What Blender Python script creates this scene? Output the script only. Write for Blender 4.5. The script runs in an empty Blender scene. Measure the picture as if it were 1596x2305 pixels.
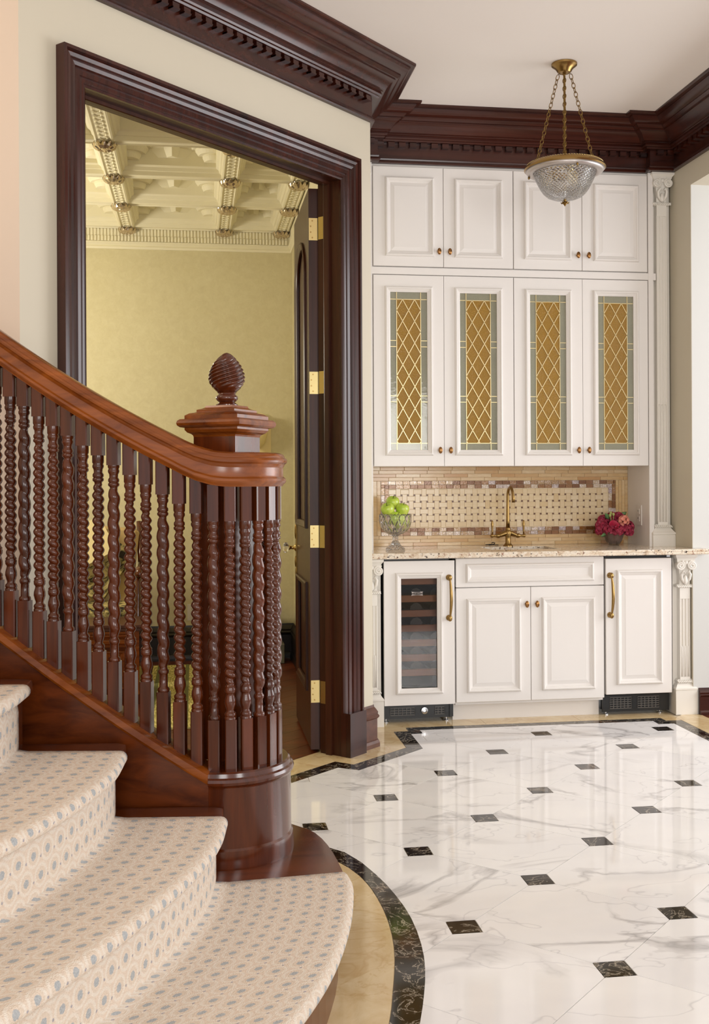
import bpy, bmesh, math, random
from mathutils import Vector, Matrix

random.seed(7)
scene = bpy.context.scene
COL = scene.collection
PI = math.pi

# ------------------------------------------------------------------ camera, world, lights, exposure
# world axes: X runs along the bar cabinets to the right, Y into the room, floor at Z = 0
EYE = 1.29; YAW = 0.1458; FPX = 2450.0
cam_d = bpy.data.cameras.new('camera'); cam = bpy.data.objects.new('camera', cam_d); COL.objects.link(cam)
cam_d.sensor_fit = 'HORIZONTAL'; cam_d.sensor_width = 36.0; cam_d.lens = FPX / 1596 * 36.0
cam_d.shift_x = 0.0; cam_d.shift_y = (1083 - 1152.5) / 1596
cam_d.clip_start = 0.05; cam_d.clip_end = 100
cam.location = (0, 0, EYE)
cam.rotation_euler = (Matrix.Rotation(-YAW, 3, 'Z') @ Matrix.Rotation(PI / 2, 3, 'X') @ Matrix.Rotation(-0.0049, 3, 'Z')).to_euler()
scene.camera = cam

wd = bpy.data.worlds.new('world'); scene.world = wd; wd.use_nodes = True
wd.node_tree.nodes['Background'].inputs[0].default_value = (1.0, 0.985, 0.965, 1)
wd.node_tree.nodes['Background'].inputs[1].default_value = 0.95

def area_light(name, loc, target, sx, sy, power, col):
    l = bpy.data.lights.new(name, 'AREA'); l.shape = 'RECTANGLE'; l.size = sx; l.size_y = sy; l.energy = power; l.color = col
    o = bpy.data.objects.new(name, l); COL.objects.link(o); o.location = loc
    o.rotation_euler = (Vector(target) - Vector(loc)).to_track_quat('-Z', 'Y').to_euler(); return o
def point_light(name, loc, power, col, radius):
    l = bpy.data.lights.new(name, 'POINT'); l.energy = power; l.color = col; l.shadow_soft_size = radius
    o = bpy.data.objects.new(name, l); COL.objects.link(o); o.location = loc; return o
# tall windows behind the camera and in the room to the right
area_light('window_light_front_right', (2.85, -3.2, 1.6), (1.6, 5.0, 2.6), 1.1, 1.7, 75, (1.0, 0.98, 0.96))
area_light('window_light_front_left', (-0.5, -3.2, 1.7), (0.6, 5.0, 2.6), 1.4, 2.0, 75, (1.0, 0.98, 0.96))
area_light('window_light_right', (5.15, 4.25, 1.55), (0.0, 4.2, 1.8), 2.5, 2.2, 100, (0.97, 0.97, 1.0))
# unseen light added for the study behind the door; lamp of the stair hall
point_light('study_warm_light', (-1.75, 6.55, 2.15), 92, (1.0, 0.93, 0.77), 0.25)
point_light('stair_lamp', (-1.7, 2.9, 2.75), 14, (1.0, 0.78, 0.6), 0.15)

scene.view_settings.view_transform = 'Standard'
scene.view_settings.look = 'None'
scene.view_settings.exposure = -0.03
scene.view_settings.gamma = 1.0
scene.view_settings.use_curve_mapping = False

# ------------------------------------------------------------------ helpers
def lin(c):
    c /= 255.0
    return c / 12.92 if c <= 0.04045 else ((c + 0.055) / 1.055) ** 2.4
def rgb(r, g, b): return (lin(r), lin(g), lin(b), 1.0)

class NT:
    def __init__(s, name):
        s.m = bpy.data.materials.new(name); s.m.use_nodes = True
        s.t = s.m.node_tree; s.n = s.t.nodes; s.l = s.t.links
        s.b = s.n['Principled BSDF']; s.out = s.n['Material Output']
    def node(s, typ, **kw):
        n = s.n.new(typ)
        for k, v in kw.items():
            if k.startswith('i_'): n.inputs[k[2:].replace('_', ' ')].default_value = v
            else: setattr(n, k, v)
        return n
    def link(s, a, b): s.l.new(a, b)
    def set(s, **kw):
        names = dict(color='Base Color', rough='Roughness', metal='Metallic', spec='Specular IOR Level', trans='Transmission Weight', ior='IOR', coat='Coat Weight', coatr='Coat Roughness', alpha='Alpha')
        for k, v in kw.items(): s.b.inputs[names[k]].default_value = v
        return s
    def coords(s, kind='Object', scale=(1, 1, 1), rot=(0, 0, 0), rnd=0.0):
        tc = s.node('ShaderNodeTexCoord'); mp = s.node('ShaderNodeMapping')
        mp.inputs['Scale'].default_value = scale; mp.inputs['Rotation'].default_value = rot
        src = tc.outputs[kind]
        if rnd:
            oi = s.node('ShaderNodeObjectInfo'); mu = s.node('ShaderNodeVectorMath', operation='SCALE')
            cb = s.node('ShaderNodeCombineXYZ'); s.link(oi.outputs['Random'], cb.inputs[0])
            m2 = s.node('ShaderNodeMath', operation='MULTIPLY'); m2.inputs[1].default_value = 7.31; s.link(oi.outputs['Random'], m2.inputs[0]); s.link(m2.outputs[0], cb.inputs[1])
            s.link(cb.outputs[0], mu.inputs[0]); mu.inputs['Scale'].default_value = rnd
            ad = s.node('ShaderNodeVectorMath', operation='ADD'); s.link(src, ad.inputs[0]); s.link(mu.outputs[0], ad.inputs[1]); src = ad.outputs[0]
        s.link(src, mp.inputs['Vector']); return mp.outputs[0]
    def noise(s, vec, scale, detail=4, rough=0.55, dist=0.0):
        n = s.node('ShaderNodeTexNoise'); n.inputs['Scale'].default_value = scale; n.inputs['Detail'].default_value = detail
        n.inputs['Roughness'].default_value = rough; n.inputs['Distortion'].default_value = dist
        s.link(vec, n.inputs['Vector']); return n.outputs['Fac']
    def ramp(s, fac, stops, interp='LINEAR'):
        r = s.node('ShaderNodeValToRGB'); cr = r.color_ramp; cr.interpolation = interp
        while len(cr.elements) < len(stops): cr.elements.new(0.5)
        for e, (p, c) in zip(cr.elements, stops):
            e.position = p; e.color = c if len(c) == 4 else (*c, 1)
        s.link(fac, r.inputs[0]); return r.outputs[0]
    def mix(s, fac, a, b, blend='MIX'):
        m = s.node('ShaderNodeMix', data_type='RGBA', blend_type=blend)
        for sock, v in ((m.inputs[0], fac), (m.inputs[6], a), (m.inputs[7], b)):
            if hasattr(v, 'is_output'): s.link(v, sock)
            else: sock.default_value = v
        return m.outputs[2]
    def math(s, op, a, b=0.0, c=None):
        m = s.node('ShaderNodeMath', operation=op)
        for k, v in enumerate((a, b) if c is None else (a, b, c)):
            if hasattr(v, 'is_output'): s.link(v, m.inputs[k])
            else: m.inputs[k].default_value = v
        return m.outputs[0]
    def bump(s, h, strength=0.2, dist=0.01):
        b = s.node('ShaderNodeBump'); b.inputs['Strength'].default_value = strength; b.inputs['Distance'].default_value = dist
        s.link(h, b.inputs['Height']); s.link(b.outputs[0], s.b.inputs['Normal'])

def plain(name, col, rough=0.5, **kw): return NT(name).set(color=col, rough=rough, **kw).m

def wood(name, dark, light, axis='Z', rough=0.28, scale=1.0, coat=0.15, rnd=3.0, spec=0.5):
    t = NT(name); sc = [26 * scale] * 3; sc['XYZ'.index(axis)] = 1.6 * scale
    v = t.coords('Object', tuple(sc), rnd=rnd)
    f = t.noise(v, 1.0, 5, 0.6, 0.6)
    sc2 = [3.0 * scale] * 3; sc2['XYZ'.index(axis)] = 0.7 * scale
    g = t.noise(t.coords('Object', tuple(sc2), rnd=rnd), 1.0, 2)
    h = t.math('ADD', t.math('MULTIPLY', f, 0.6), t.math('MULTIPLY', g, 0.4))
    t.link(t.ramp(h, [(0.32, dark), (0.7, light)]), t.b.inputs['Base Color'])
    t.set(rough=rough, coat=coat, coatr=0.15, spec=spec); t.bump(f, 0.04, 0.002)
    return t.m

def painted(name, col, rough=0.5, bump=0.03, sc=60):
    t = NT(name); v = t.coords('Object')
    n = t.noise(v, sc, 3); c2 = tuple(c * 0.965 for c in col[:3]) + (1,)
    t.link(t.mix(t.noise(v, 1.3, 2), c2, col), t.b.inputs['Base Color']); t.set(rough=rough); t.bump(n, bump, 0.002)
    return t.m

M = {}
M['dark_wood'] = wood('dark_stained_mahogany', rgb(33, 11, 7), rgb(74, 32, 21), 'Z', 0.22, coat=0.05, spec=0.45)
M['dark_wood_x'] = wood('dark_mahogany_trim', rgb(33, 11, 7), rgb(76, 34, 22), 'X', 0.24, coat=0.05, spec=0.45)
M['door_wood'] = wood('door_mahogany', rgb(36, 14, 8), rgb(78, 40, 24), 'Z', 0.34, coat=0.0, spec=0.3)
M['stair_wood'] = wood('stair_mahogany', rgb(80, 31, 5), rgb(160, 85, 24), 'X', 0.24, coat=0.2)
M['string_wood'] = wood('string_mahogany', rgb(52, 18, 5), rgb(116, 54, 18), 'X', 0.26, coat=0.1)
M['stair_wood_v'] = wood('baluster_mahogany', rgb(44, 14, 5), rgb(98, 43, 15), 'Z', 0.14, coat=0.2)
M['newel_wood'] = wood('newel_mahogany', rgb(50, 17, 5), rgb(106, 46, 14), 'Z', 0.16, coat=0.4)
M['study_floor'] = wood('study_plank_wood', rgb(58, 22, 10), rgb(122, 58, 30), 'X', 0.32, coat=0.0, spec=0.35)
M['base_wood'] = wood('baseboard_wood', rgb(58, 30, 21), rgb(104, 62, 45), 'X', 0.32)
M['dark_base'] = wood('study_baseboard_wood', rgb(14, 7, 5), rgb(30, 15, 11), 'X', 0.4)
M['wine_shelf'] = wood('wine_rack_beech', rgb(140, 84, 44), rgb(190, 126, 78), 'X', 0.4)
M['wall_cream'] = painted('cream_wall_paint', rgb(210, 201, 181), 0.6)
M['wall_lamp_tint'] = painted('lamp_tinted_wall_paint', rgb(222, 202, 182), 0.6)  # pinkish light of the stair lamp is put into this wall colour
M['wall_white'] = painted('pale_wall_paint', rgb(214, 214, 210), 0.6)
M['ceiling'] = painted('ceiling_paint', rgb(249, 242, 235), 0.7)
M['cab'] = painted('cabinet_white_lacquer', rgb(236, 231, 226), 0.33, 0.01)
M['pil'] = painted('pilaster_white_paint', rgb(236, 231, 222), 0.4, 0.01)
M['study_plaster'] = painted('study_cream_plaster', rgb(240, 233, 206), 0.6)
M['black'] = plain('black_appliance_plastic', rgb(22, 22, 23), 0.35)
M['grille'] = plain('grille_bar_plastic', rgb(88, 84, 80), 0.4)
M['gap'] = plain('dark_recess', rgb(14, 13, 12), 0.8)
M['brass'] = plain('polished_brass', rgb(206, 184, 128), 0.2, metal=1.0)
M['antique'] = plain('antique_bronze', rgb(158, 128, 78), 0.28, metal=1.0)
M['old_brass'] = plain('aged_brass_chain', rgb(132, 104, 56), 0.34, metal=1.0)
M['knob'] = plain('copper_brass_knob', rgb(152, 110, 68), 0.22, metal=1.0)
M['came'] = plain('brass_came', rgb(226, 206, 156), 0.3, metal=0.75)
M['steel'] = plain('satin_steel', rgb(200, 200, 202), 0.25, metal=1.0)
M['pewter'] = plain('pewter_glass_rim', rgb(198, 190, 186), 0.3, metal=0.6)
M['plastic'] = plain('white_plastic', rgb(228, 222, 214), 0.4)
M['ornament'] = plain('cream_ornament', rgb(232, 214, 160), 0.5)
M['stone_grey'] = plain('grey_green_stone', rgb(112, 108, 92), 0.35)
M['urn'] = plain('dark_green_urn', rgb(38, 42, 30), 0.2)
M['crystal'] = plain('crystal_rosette', rgb(206, 190, 166), 0.12, metal=0.75)

def wallpaper():
    t = NT('study_textured_wallpaper'); v = t.coords('Object')
    n = t.noise(v, 22, 8, 0.75, 0.5)
    t.link(t.ramp(n, [(0.3, rgb(207, 196, 157)), (0.5, rgb(213, 203, 165)), (0.7, rgb(219, 210, 174))]), t.b.inputs['Base Color'])
    t.set(rough=0.55); t.bump(t.noise(v, 30, 5, 0.6, 2.0), 0.15, 0.003); return t.m
M['wallpaper'] = wallpaper()

def marble_white():
    t = NT('polished_white_marble'); v = t.coords('Object', (1, 1.5, 1), (0, 0, 0.55), rnd=37.0)
    n1 = t.noise(v, 1.3, 6, 0.5, 0.9); a = t.math('ABSOLUTE', t.math('SUBTRACT', n1, 0.5))
    n2 = t.noise(v, 2.0, 4, 0.5, 0.3); b = t.math('ABSOLUTE', t.math('SUBTRACT', n2, 0.52))
    mask = t.ramp(t.noise(v, 1.4, 2), [(0.46, (0, 0, 0)), (0.60, (1, 1, 1))])
    base = t.ramp(t.noise(v, 2.2, 3), [(0.3, rgb(236, 234, 235)), (0.7, rgb(246, 244, 243))])
    c = t.mix(t.math('MULTIPLY', t.ramp(a, [(0.0, (0.7,) * 3), (0.006, (0.35,) * 3), (0.020, (0, 0, 0))]), mask), base, rgb(150, 148, 150))
    c = t.mix(t.math('MULTIPLY', t.ramp(a, [(0.0, (0.42,) * 3), (0.024, (0.34,) * 3), (0.028, (0, 0, 0))]), mask), c, rgb(190, 186, 186))
    c = t.mix(t.ramp(b, [(0.0, (0.45,) * 3), (0.005, (0, 0, 0))]), c, rgb(186, 184, 188))
    t.link(c, t.b.inputs['Base Color']); t.set(rough=0.06, spec=0.5); return t.m
M['marble'] = marble_white()

def marble_dark(name, brown):
    t = NT(name); v = t.coords('Object', (1, 1, 1), (0, 0, 0.7), rnd=23.0)
    n1 = t.noise(v, 7, 6, 0.65, 1.6); a = t.math('ABSOLUTE', t.math('SUBTRACT', n1, 0.5))
    base = t.ramp(t.noise(v, 5, 4, 0.6, 0.8), [(0.38, rgb(20, 16, 14)), (0.58, rgb(34, 26, 20)), (0.72, brown)])
    c = t.mix(t.ramp(a, [(0.0, (0.85,) * 3), (0.012, (0.1,) * 3), (0.03, (0, 0, 0))]), base, rgb(190, 178, 160))
    t.link(c, t.b.inputs['Base Color']); t.set(rough=0.07); return t.m
M['marble_dark'] = marble_dark('dark_brown_marble', rgb(92, 56, 24))
M['marble_inset'] = marble_dark('inset_brown_marble', rgb(120, 84, 54))

def stone_beige():
    t = NT('beige_limestone'); v = t.coords('Object', rnd=19.0)
    n = t.noise(v, 6, 6, 0.65, 0.8); a = t.math('ABSOLUTE', t.math('SUBTRACT', t.noise(v, 3, 5, 0.6, 1.0), 0.5))
    c = t.ramp(n, [(0.3, rgb(206, 176, 126)), (0.55, rgb(222, 198, 154)), (0.75, rgb(232, 212, 174))])
    c = t.mix(t.ramp(a, [(0.0, (0.4,) * 3), (0.02, (0, 0, 0))]), c, rgb(190, 148, 88))
    t.link(c, t.b.inputs['Base Color']); t.set(rough=0.1); return t.m
M['beige'] = stone_beige()

def granite():
    t = NT('speckled_granite'); v = t.coords('Object')
    n = t.noise(v, 26, 6, 0.7, 0.6)
    c = t.ramp(n, [(0.3, rgb(168, 138, 112)), (0.42, rgb(224, 204, 178)), (0.56, rgb(242, 232, 216)), (0.75, rgb(232, 204, 168))])
    sp = t.noise(v, 70, 3, 0.6)
    c = t.mix(t.ramp(sp, [(0.34, (1, 1, 1)), (0.39, (0, 0, 0))]), c, rgb(58, 48, 44))
    sp2 = t.noise(v, 48, 3, 0.6, 0.5)
    c = t.mix(t.ramp(sp2, [(0.60, (0, 0, 0)), (0.66, (0.75,) * 3)]), c, rgb(146, 92, 60))
    t.link(c, t.b.inputs['Base Color']); t.set(rough=0.08); return t.m
M['granite'] = granite()

def onyx(name, a, b, c_):
    t = NT(name); v = t.coords('Object', (14, 14, 60), rnd=11.0)
    oi = t.node('ShaderNodeObjectInfo')
    base = t.ramp(oi.outputs['Random'], [(0.0, a), (0.4, b), (0.8, b), (1.0, c_)])
    n = t.noise(v, 1.0, 5, 0.65, 0.8)
    c = t.mix(t.ramp(n, [(0.35, (0, 0, 0)), (0.75, (0.6,) * 3)]), base, c_)
    t.link(c, t.b.inputs['Base Color']); t.set(rough=0.18); return t.m
M['onyx'] = onyx('honey_onyx_tile', rgb(226, 204, 164), rgb(214, 184, 134), rgb(192, 142, 82))
M['onyx_pale'] = onyx('pale_onyx_tile', rgb(232, 214, 182), rgb(224, 202, 164), rgb(212, 184, 136))

def iridescent():
    t = NT('iridescent_glass_tile'); v = t.coords('Object', rnd=31.0)
    oi = t.node('ShaderNodeObjectInfo')
    base = t.ramp(oi.outputs['Random'], [(0.0, rgb(116, 70, 30)), (0.4, rgb(146, 100, 52)), (0.65, rgb(172, 140, 98)), (0.85, rgb(196, 178, 152)), (1.0, rgb(164, 146, 150))])
    n = t.noise(v, 140, 3)
    c = t.mix(t.math('MULTIPLY', t.ramp(n, [(0.5, (0, 0, 0)), (0.68, (1, 1, 1))]), t.ramp(oi.outputs['Random'], [(0.3, (0.05,) * 3), (0.8, (0.9,) * 3)])), base, rgb(244, 232, 236))
    t.link(c, t.b.inputs['Base Color']); t.set(rough=0.1, metal=0.1); t.bump(n, 0.3, 0.002); return t.m
M['iris'] = iridescent()
M['mosaic_dot'] = plain('brown_mosaic_dot', rgb(104, 66, 40), 0.25)
M['mosaic_grout'] = plain('mosaic_grout', rgb(226, 206, 174), 0.8)
M['grout'] = plain('floor_grout', rgb(204, 188, 160), 0.8)

def art_glass(name, col, trans, rough, bsc, bst):
    t = NT(name); v = t.coords('Object', rnd=5.0); n = t.noise(v, bsc, 3)
    t.link(t.mix(t.math('ADD', t.math('MULTIPLY', t.noise(v, 9, 2), 0.6), t.math('MULTIPLY', t.ramp(t.noise(v, 260, 2), [(0.55, (0, 0, 0)), (0.7, (1, 1, 1))]), 0.6)), tuple(c * 0.72 for c in col[:3]) + (1,), col), t.b.inputs['Base Color'])
    t.set(rough=rough, trans=trans, ior=1.45); t.bump(n, bst, 0.004); return t.m
M['amber'] = art_glass('amber_textured_glass', rgb(186, 138, 28), 0.25, 0.13, 170, 0.6)
M['clear_bevel'] = art_glass('smoky_bevelled_glass', rgb(206, 203, 176), 0.5, 0.08, 40, 0.12)

def clear_glass(name, tint=(1, 1, 1, 1), mixw=0.82, rough=0.03):
    # thin sheet: mostly see-through with a mirror-like film
    t = NT(name); tr = t.node('ShaderNodeBsdfTransparent'); tr.inputs[0].default_value = tint
    gl = t.node('ShaderNodeBsdfGlossy'); gl.inputs['Roughness'].default_value = rough
    fr = t.node('ShaderNodeFresnel'); fr.inputs[0].default_value = 1.33
    mx = t.node('ShaderNodeMixShader'); t.link(t.math('ADD', fr.outputs[0], 1.0 - mixw), mx.inputs[0])
    t.link(tr.outputs[0], mx.inputs[1]); t.link(gl.outputs[0], mx.inputs[2]); t.link(mx.outputs[0], t.out.inputs[0]); return t.m
M['cooler_glass'] = clear_glass('tinted_cooler_glass', (0.78, 0.75, 0.73, 1), 1.0)
M['shelf_glass'] = NT('green_edged_shelf_glass').set(color=rgb(40, 70, 58), rough=0.05, trans=0.4).m

def cut_glass(name, nu, nv, col=(1, 1, 1, 1)):
    t = NT(name); tc = t.node('ShaderNodeTexCoord'); sp = t.node('ShaderNodeSeparateXYZ'); t.link(tc.outputs['UV'], sp.inputs[0])
    u = t.math('MULTIPLY', sp.outputs[0], nu); v = t.math('MULTIPLY', sp.outputs[1], nv)
    a = t.math('PINGPONG', t.math('ADD', u, v), 0.5); b = t.math('PINGPONG', t.math('SUBTRACT', u, v), 0.5)
    h = t.math('MULTIPLY', t.math('MINIMUM', t.math('MULTIPLY', a, 5), 1.0), t.math('MINIMUM', t.math('MULTIPLY', b, 5), 1.0))
    t.set(color=col, rough=0.04, ior=1.3, trans=0.97, spec=0.6); t.bump(h, 0.9, 0.006); return t.m
M['cut_bowl'] = cut_glass('diamond_cut_glass', 44, 13)
M['cut_fruit'] = cut_glass('cut_crystal_bowl', 14, 4)
M['crystal_clear'] = NT('clear_crystal').set(color=(1, 1, 1, 1), rough=0.03, trans=0.9, ior=1.45).m

def carpet():
    CW, CH = 0.059, 0.100
    t = NT('patterned_wool_carpet'); tc = t.node('ShaderNodeTexCoord')
    sc = t.node('ShaderNodeVectorMath', operation='MULTIPLY'); t.link(tc.outputs['UV'], sc.inputs[0]); sc.inputs[1].default_value = (1 / CW, 1 / CH, 0)
    nz = t.node('ShaderNodeTexNoise'); nz.inputs['Scale'].default_value = 260; nz.inputs['Detail'].default_value = 3; t.link(tc.outputs['UV'], nz.inputs['Vector'])
    wob = t.math('MULTIPLY', t.math('SUBTRACT', nz.outputs['Fac'], 0.5), 0.007)
    def cell(off):
        ad = t.node('ShaderNodeVectorMath', operation='ADD'); t.link(sc.outputs[0], ad.inputs[0]); ad.inputs[1].default_value = off
        fr = t.node('ShaderNodeVectorMath', operation='FRACTION'); t.link(ad.outputs[0], fr.inputs[0])
        sb = t.node('ShaderNodeVectorMath', operation='SUBTRACT'); t.link(fr.outputs[0], sb.inputs[0]); sb.inputs[1].default_value = (0.5, 0.5, 0)
        mu = t.node('ShaderNodeVectorMath', operation='MULTIPLY'); t.link(sb.outputs[0], mu.inputs[0]); mu.inputs[1].default_value = (CW * 10, CH * 10, 0)
        ln = t.node('ShaderNodeVectorMath', operation='LENGTH'); t.link(mu.outputs[0], ln.inputs[0]); return ln.outputs['Value']   # decimetres
    wob = t.math('MULTIPLY', wob, 10.0)
    dw = t.math('ADD', t.math('MINIMUM', cell((0, 0, 0)), cell((0.5, 0.5, 0))), wob)
    dots = t.math('ADD', t.math('MINIMUM', cell((0.5, 0.08, 0)), cell((0, 0.58, 0))), wob)
    base = t.mix(nz.outputs['Fac'], rgb(210, 189, 168), rgb(238, 222, 207))
    c = t.mix(t.ramp(dw, [(0.18, (0, 0, 0)), (0.215, (0.42,) * 3), (0.25, (0.42,) * 3), (0.29, (0, 0, 0))]), base, rgb(238, 234, 224))
    c = t.mix(t.ramp(dw, [(0.13, (0, 0, 0)), (0.145, (0.18,) * 3), (0.175, (0.18,) * 3), (0.19, (0, 0, 0))]), c, rgb(206, 196, 178))
    c = t.mix(t.ramp(dw, [(0.085, (0.85,) * 3), (0.105, (0, 0, 0))]), c, t.mix(nz.outputs['Fac'], rgb(128, 142, 154), rgb(198, 200, 200)))
    c = t.mix(t.ramp(dots, [(0.025, (0.7,) * 3), (0.038, (0, 0, 0))]), c, rgb(140, 142, 160))
    t.link(c, t.b.inputs['Base Color']); t.set(rough=0.95, spec=0.1)
    n2 = t.node('ShaderNodeTexVoronoi'); n2.inputs['Scale'].default_value = 330; t.link(tc.outputs['UV'], n2.inputs['Vector'])
    t.bump(n2.outputs['Distance'], 0.5, 0.004); return t.m
M['carpet'] = carpet()
M['carpet_back'] = plain('carpet_backing', rgb(206, 190, 170), 0.9)

def tapestry():
    t = NT('tapestry_upholstery'); v = t.coords('Object'); n = t.noise(v, 16, 4, 0.6, 1.5)
    t.link(t.ramp(n, [(0.40, rgb(36, 28, 20)), (0.47, rgb(128, 116, 66)), (0.6, rgb(196, 178, 120))]), t.b.inputs['Base Color']); t.set(rough=0.9); return t.m
M['tapestry'] = tapestry()
M['linen'] = plain('tan_linen_upholstery', rgb(186, 158, 108), 0.9)
M['rug'] = (lambda t: (t.link(t.ramp(t.noise(t.coords('Object', (40, 6, 1)), 3, 4), [(0.4, rgb(150, 140, 70)), (0.6, rgb(226, 212, 140))]), t.b.inputs['Base Color']), t.set(rough=0.95), t.m)[-1])(NT('straw_striped_rug'))
def apple_mat():
    t = NT('green_apple_skin'); v = t.coords('Object')
    t.link(t.ramp(t.noise(v, 22, 3), [(0.35, rgb(166, 196, 50)), (0.65, rgb(208, 220, 98))]), t.b.inputs['Base Color']); t.set(rough=0.22, coat=0.3); return t.m
M['apple'] = apple_mat()
M['stem'] = plain('apple_stem', rgb(70, 66, 28), 0.7)
M['petal_red'] = (lambda t: (t.link(t.ramp(t.noise(t.coords('Object'), 60, 3), [(0.3, rgb(112, 20, 44)), (0.7, rgb(184, 54, 84))]), t.b.inputs['Base Color']), t.set(rough=0.6), t.m)[-1])(NT('burgundy_petals'))
M['petal_pink'] = plain('salmon_petals', rgb(222, 142, 122), 0.6)
M['petal_cal'] = plain('crimson_calla', rgb(170, 30, 62), 0.45)
M['olive'] = plain('olive_rug_stripe', rgb(112, 112, 66), 0.9)
M['leaf'] = plain('green_leaf', rgb(104, 140, 88), 0.5)
M['bud'] = plain('pale_green_bud', rgb(176, 178, 106), 0.6)
M['potting'] = plain('brown_moss_filling', rgb(112, 76, 58), 0.9)
M['bulb'] = plain('frosted_bulb', rgb(240, 226, 196), 0.3)

ORG = {}
def add_obj(name, data, parent=None, loc=None):
    o = bpy.data.objects.new(name, data); COL.objects.link(o)
    if parent is not None:
        o.parent = parent
        if loc is not None: o.location = Vector(loc) - ORG[parent.name]
        ORG[o.name] = Vector(loc) if loc is not None else ORG[parent.name]
    else:
        if loc is not None: o.location = loc
        ORG[o.name] = Vector(loc) if loc is not None else Vector((0, 0, 0))
    return o
def tag(o, label=None, cat=None, group=None, kind=None):
    if label: o['label'] = label
    if cat: o['category'] = cat
    if group: o['group'] = group
    if kind: o['kind'] = kind
    return o
def thing(name, loc, label=None, cat=None, group=None, kind=None):
    return tag(add_obj(name, None, None, loc), label, cat, group, kind)

class MB:
    """collects shapes in world coordinates, builds ONE mesh object"""
    def __init__(s): s.v = []; s.f = []; s.uv = None
    def add(s, vs, fs):
        b = len(s.v); s.v += [tuple(p) for p in vs]; s.f += [tuple(b + i for i in f) for f in fs]; return s
    def box(s, x0, x1, y0, y1, z0, z1):
        v = [(x, y, z) for z in (z0, z1) for y in (y0, y1) for x in (x0, x1)]
        return s.add(v, [(0, 2, 3, 1), (4, 5, 7, 6), (0, 1, 5, 4), (2, 6, 7, 3), (0, 4, 6, 2), (1, 3, 7, 5)])
    def bbox(s, x0, x1, y0, y1, z0, z1, b=0.003):
        # box with chamfered edges
        if min(x1 - x0, y1 - y0, z1 - z0) < 2.5 * b: return s.box(x0, x1, y0, y1, z0, z1)
        bm = bmesh.new(); bmesh.ops.create_cube(bm, size=1)
        for v in bm.verts: v.co = Vector(((x0 + x1) / 2 + v.co.x * (x1 - x0), (y0 + y1) / 2 + v.co.y * (y1 - y0), (z0 + z1) / 2 + v.co.z * (z1 - z0)))
        bmesh.ops.bevel(bm, geom=bm.edges[:], offset=b, segments=1, affect='EDGES')
        bm.verts.index_update(); s.add([v.co for v in bm.verts], [[v.index for v in f.verts] for f in bm.faces]); bm.free(); return s
    def obox(s, c, ax, ay, az, hx, hy, hz):
        c, ax, ay, az = Vector(c), Vector(ax), Vector(ay), Vector(az)
        v = [c + ax * (i * hx) + ay * (j * hy) + az * (k * hz) for k in (-1, 1) for j in (-1, 1) for i in (-1, 1)]
        return s.add(v, [(0, 2, 3, 1), (4, 5, 7, 6), (0, 1, 5, 4), (2, 6, 7, 3), (0, 4, 6, 2), (1, 3, 7, 5)])
    def prism(s, poly, z0, z1):
        n = len(poly); v = [(x, y, z0) for x, y in poly] + [(x, y, z1) for x, y in poly]
        return s.add(v, [tuple(range(n))[::-1], tuple(range(n, 2 * n))] + [(i, (i + 1) % n, n + (i + 1) % n, n + i) for i in range(n)])
    def loft(s, rings, caps=True, closed=True):
        n = len(rings[0]); b = len(s.v)
        for r in rings: s.v += [tuple(p) for p in r]
        for k in range(len(rings) - 1):
            for i in range(n if closed else n - 1):
                j = (i + 1) % n; s.f.append((b + k * n + i, b + k * n + j, b + (k + 1) * n + j, b + (k + 1) * n + i))
        if caps: s.f.append(tuple(b + i for i in range(n))[::-1]); s.f.append(tuple(b + (len(rings) - 1) * n + i for i in range(n)))
        return s
    def lathe(s, prof, c=(0, 0, 0), n=24, axis=(0, 0, 1), caps=True):
        az = Vector(axis).normalized(); ax = az.orthogonal().normalized(); ay = az.cross(ax); c = Vector(c)
        return s.loft([[c + az * z + (ax * math.cos(2 * PI * i / n) + ay * math.sin(2 * PI * i / n)) * max(r, 1e-4) for i in range(n)] for r, z in prof], caps)
    def tube(s, pts, r, n=8, closed=False):
        pts = [Vector(p) for p in pts]; rs = r if isinstance(r, (list, tuple)) else [r] * len(pts)
        rings = []; prev = None
        for i, p in enumerate(pts):
            a = pts[i - 1] if (i or closed) else p; b = pts[(i + 1) % len(pts)] if (i < len(pts) - 1 or closed) else p
            t = (b - a).normalized()
            x = t.orthogonal().normalized() if prev is None else (prev - t * prev.dot(t)).normalized()
            prev = x; y = t.cross(x)
            rings.append([p + (x * math.cos(2 * PI * k / n) + y * math.sin(2 * PI * k / n)) * rs[i] for k in range(n)])
        if closed: rings.append(rings[0])
        return s.loft(rings, not closed)
    def ball(s, c, rx, ry, rz, nu=14, nv=9):
        c = Vector(c)
        return s.loft([[c + Vector((rx * math.sin(PI * k / nv) * math.cos(2 * PI * i / nu), ry * math.sin(PI * k / nv) * math.sin(2 * PI * i / nu), -rz * math.cos(PI * k / nv))) for i in range(nu)] for k in [0.12] + list(range(1, nv)) + [nv - 0.12]])
    def build(s, name, mat, parent=None, loc=None, smooth=False, angle=None, recalc=True, local=False):
        o0 = Vector((0, 0, 0)) if local else Vector(loc) if loc is not None else (ORG[parent.name] if parent is not None else Vector((0, 0, 0)))
        me = bpy.data.meshes.new(name)
        me.from_pydata([tuple(Vector(p) - o0) for p in s.v], [], s.f)
        if recalc:
            bm = bmesh.new(); bm.from_mesh(me); bmesh.ops.recalc_face_normals(bm, faces=bm.faces); bm.to_mesh(me); bm.free()
        me.materials.append(M[mat] if isinstance(mat, str) else mat)
        if smooth:
            me.polygons.foreach_set('use_smooth', [True] * len(me.polygons))
            if angle is not None: me.set_sharp_from_angle(angle=math.radians(angle))
        return add_obj(name, me, parent, loc)

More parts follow.
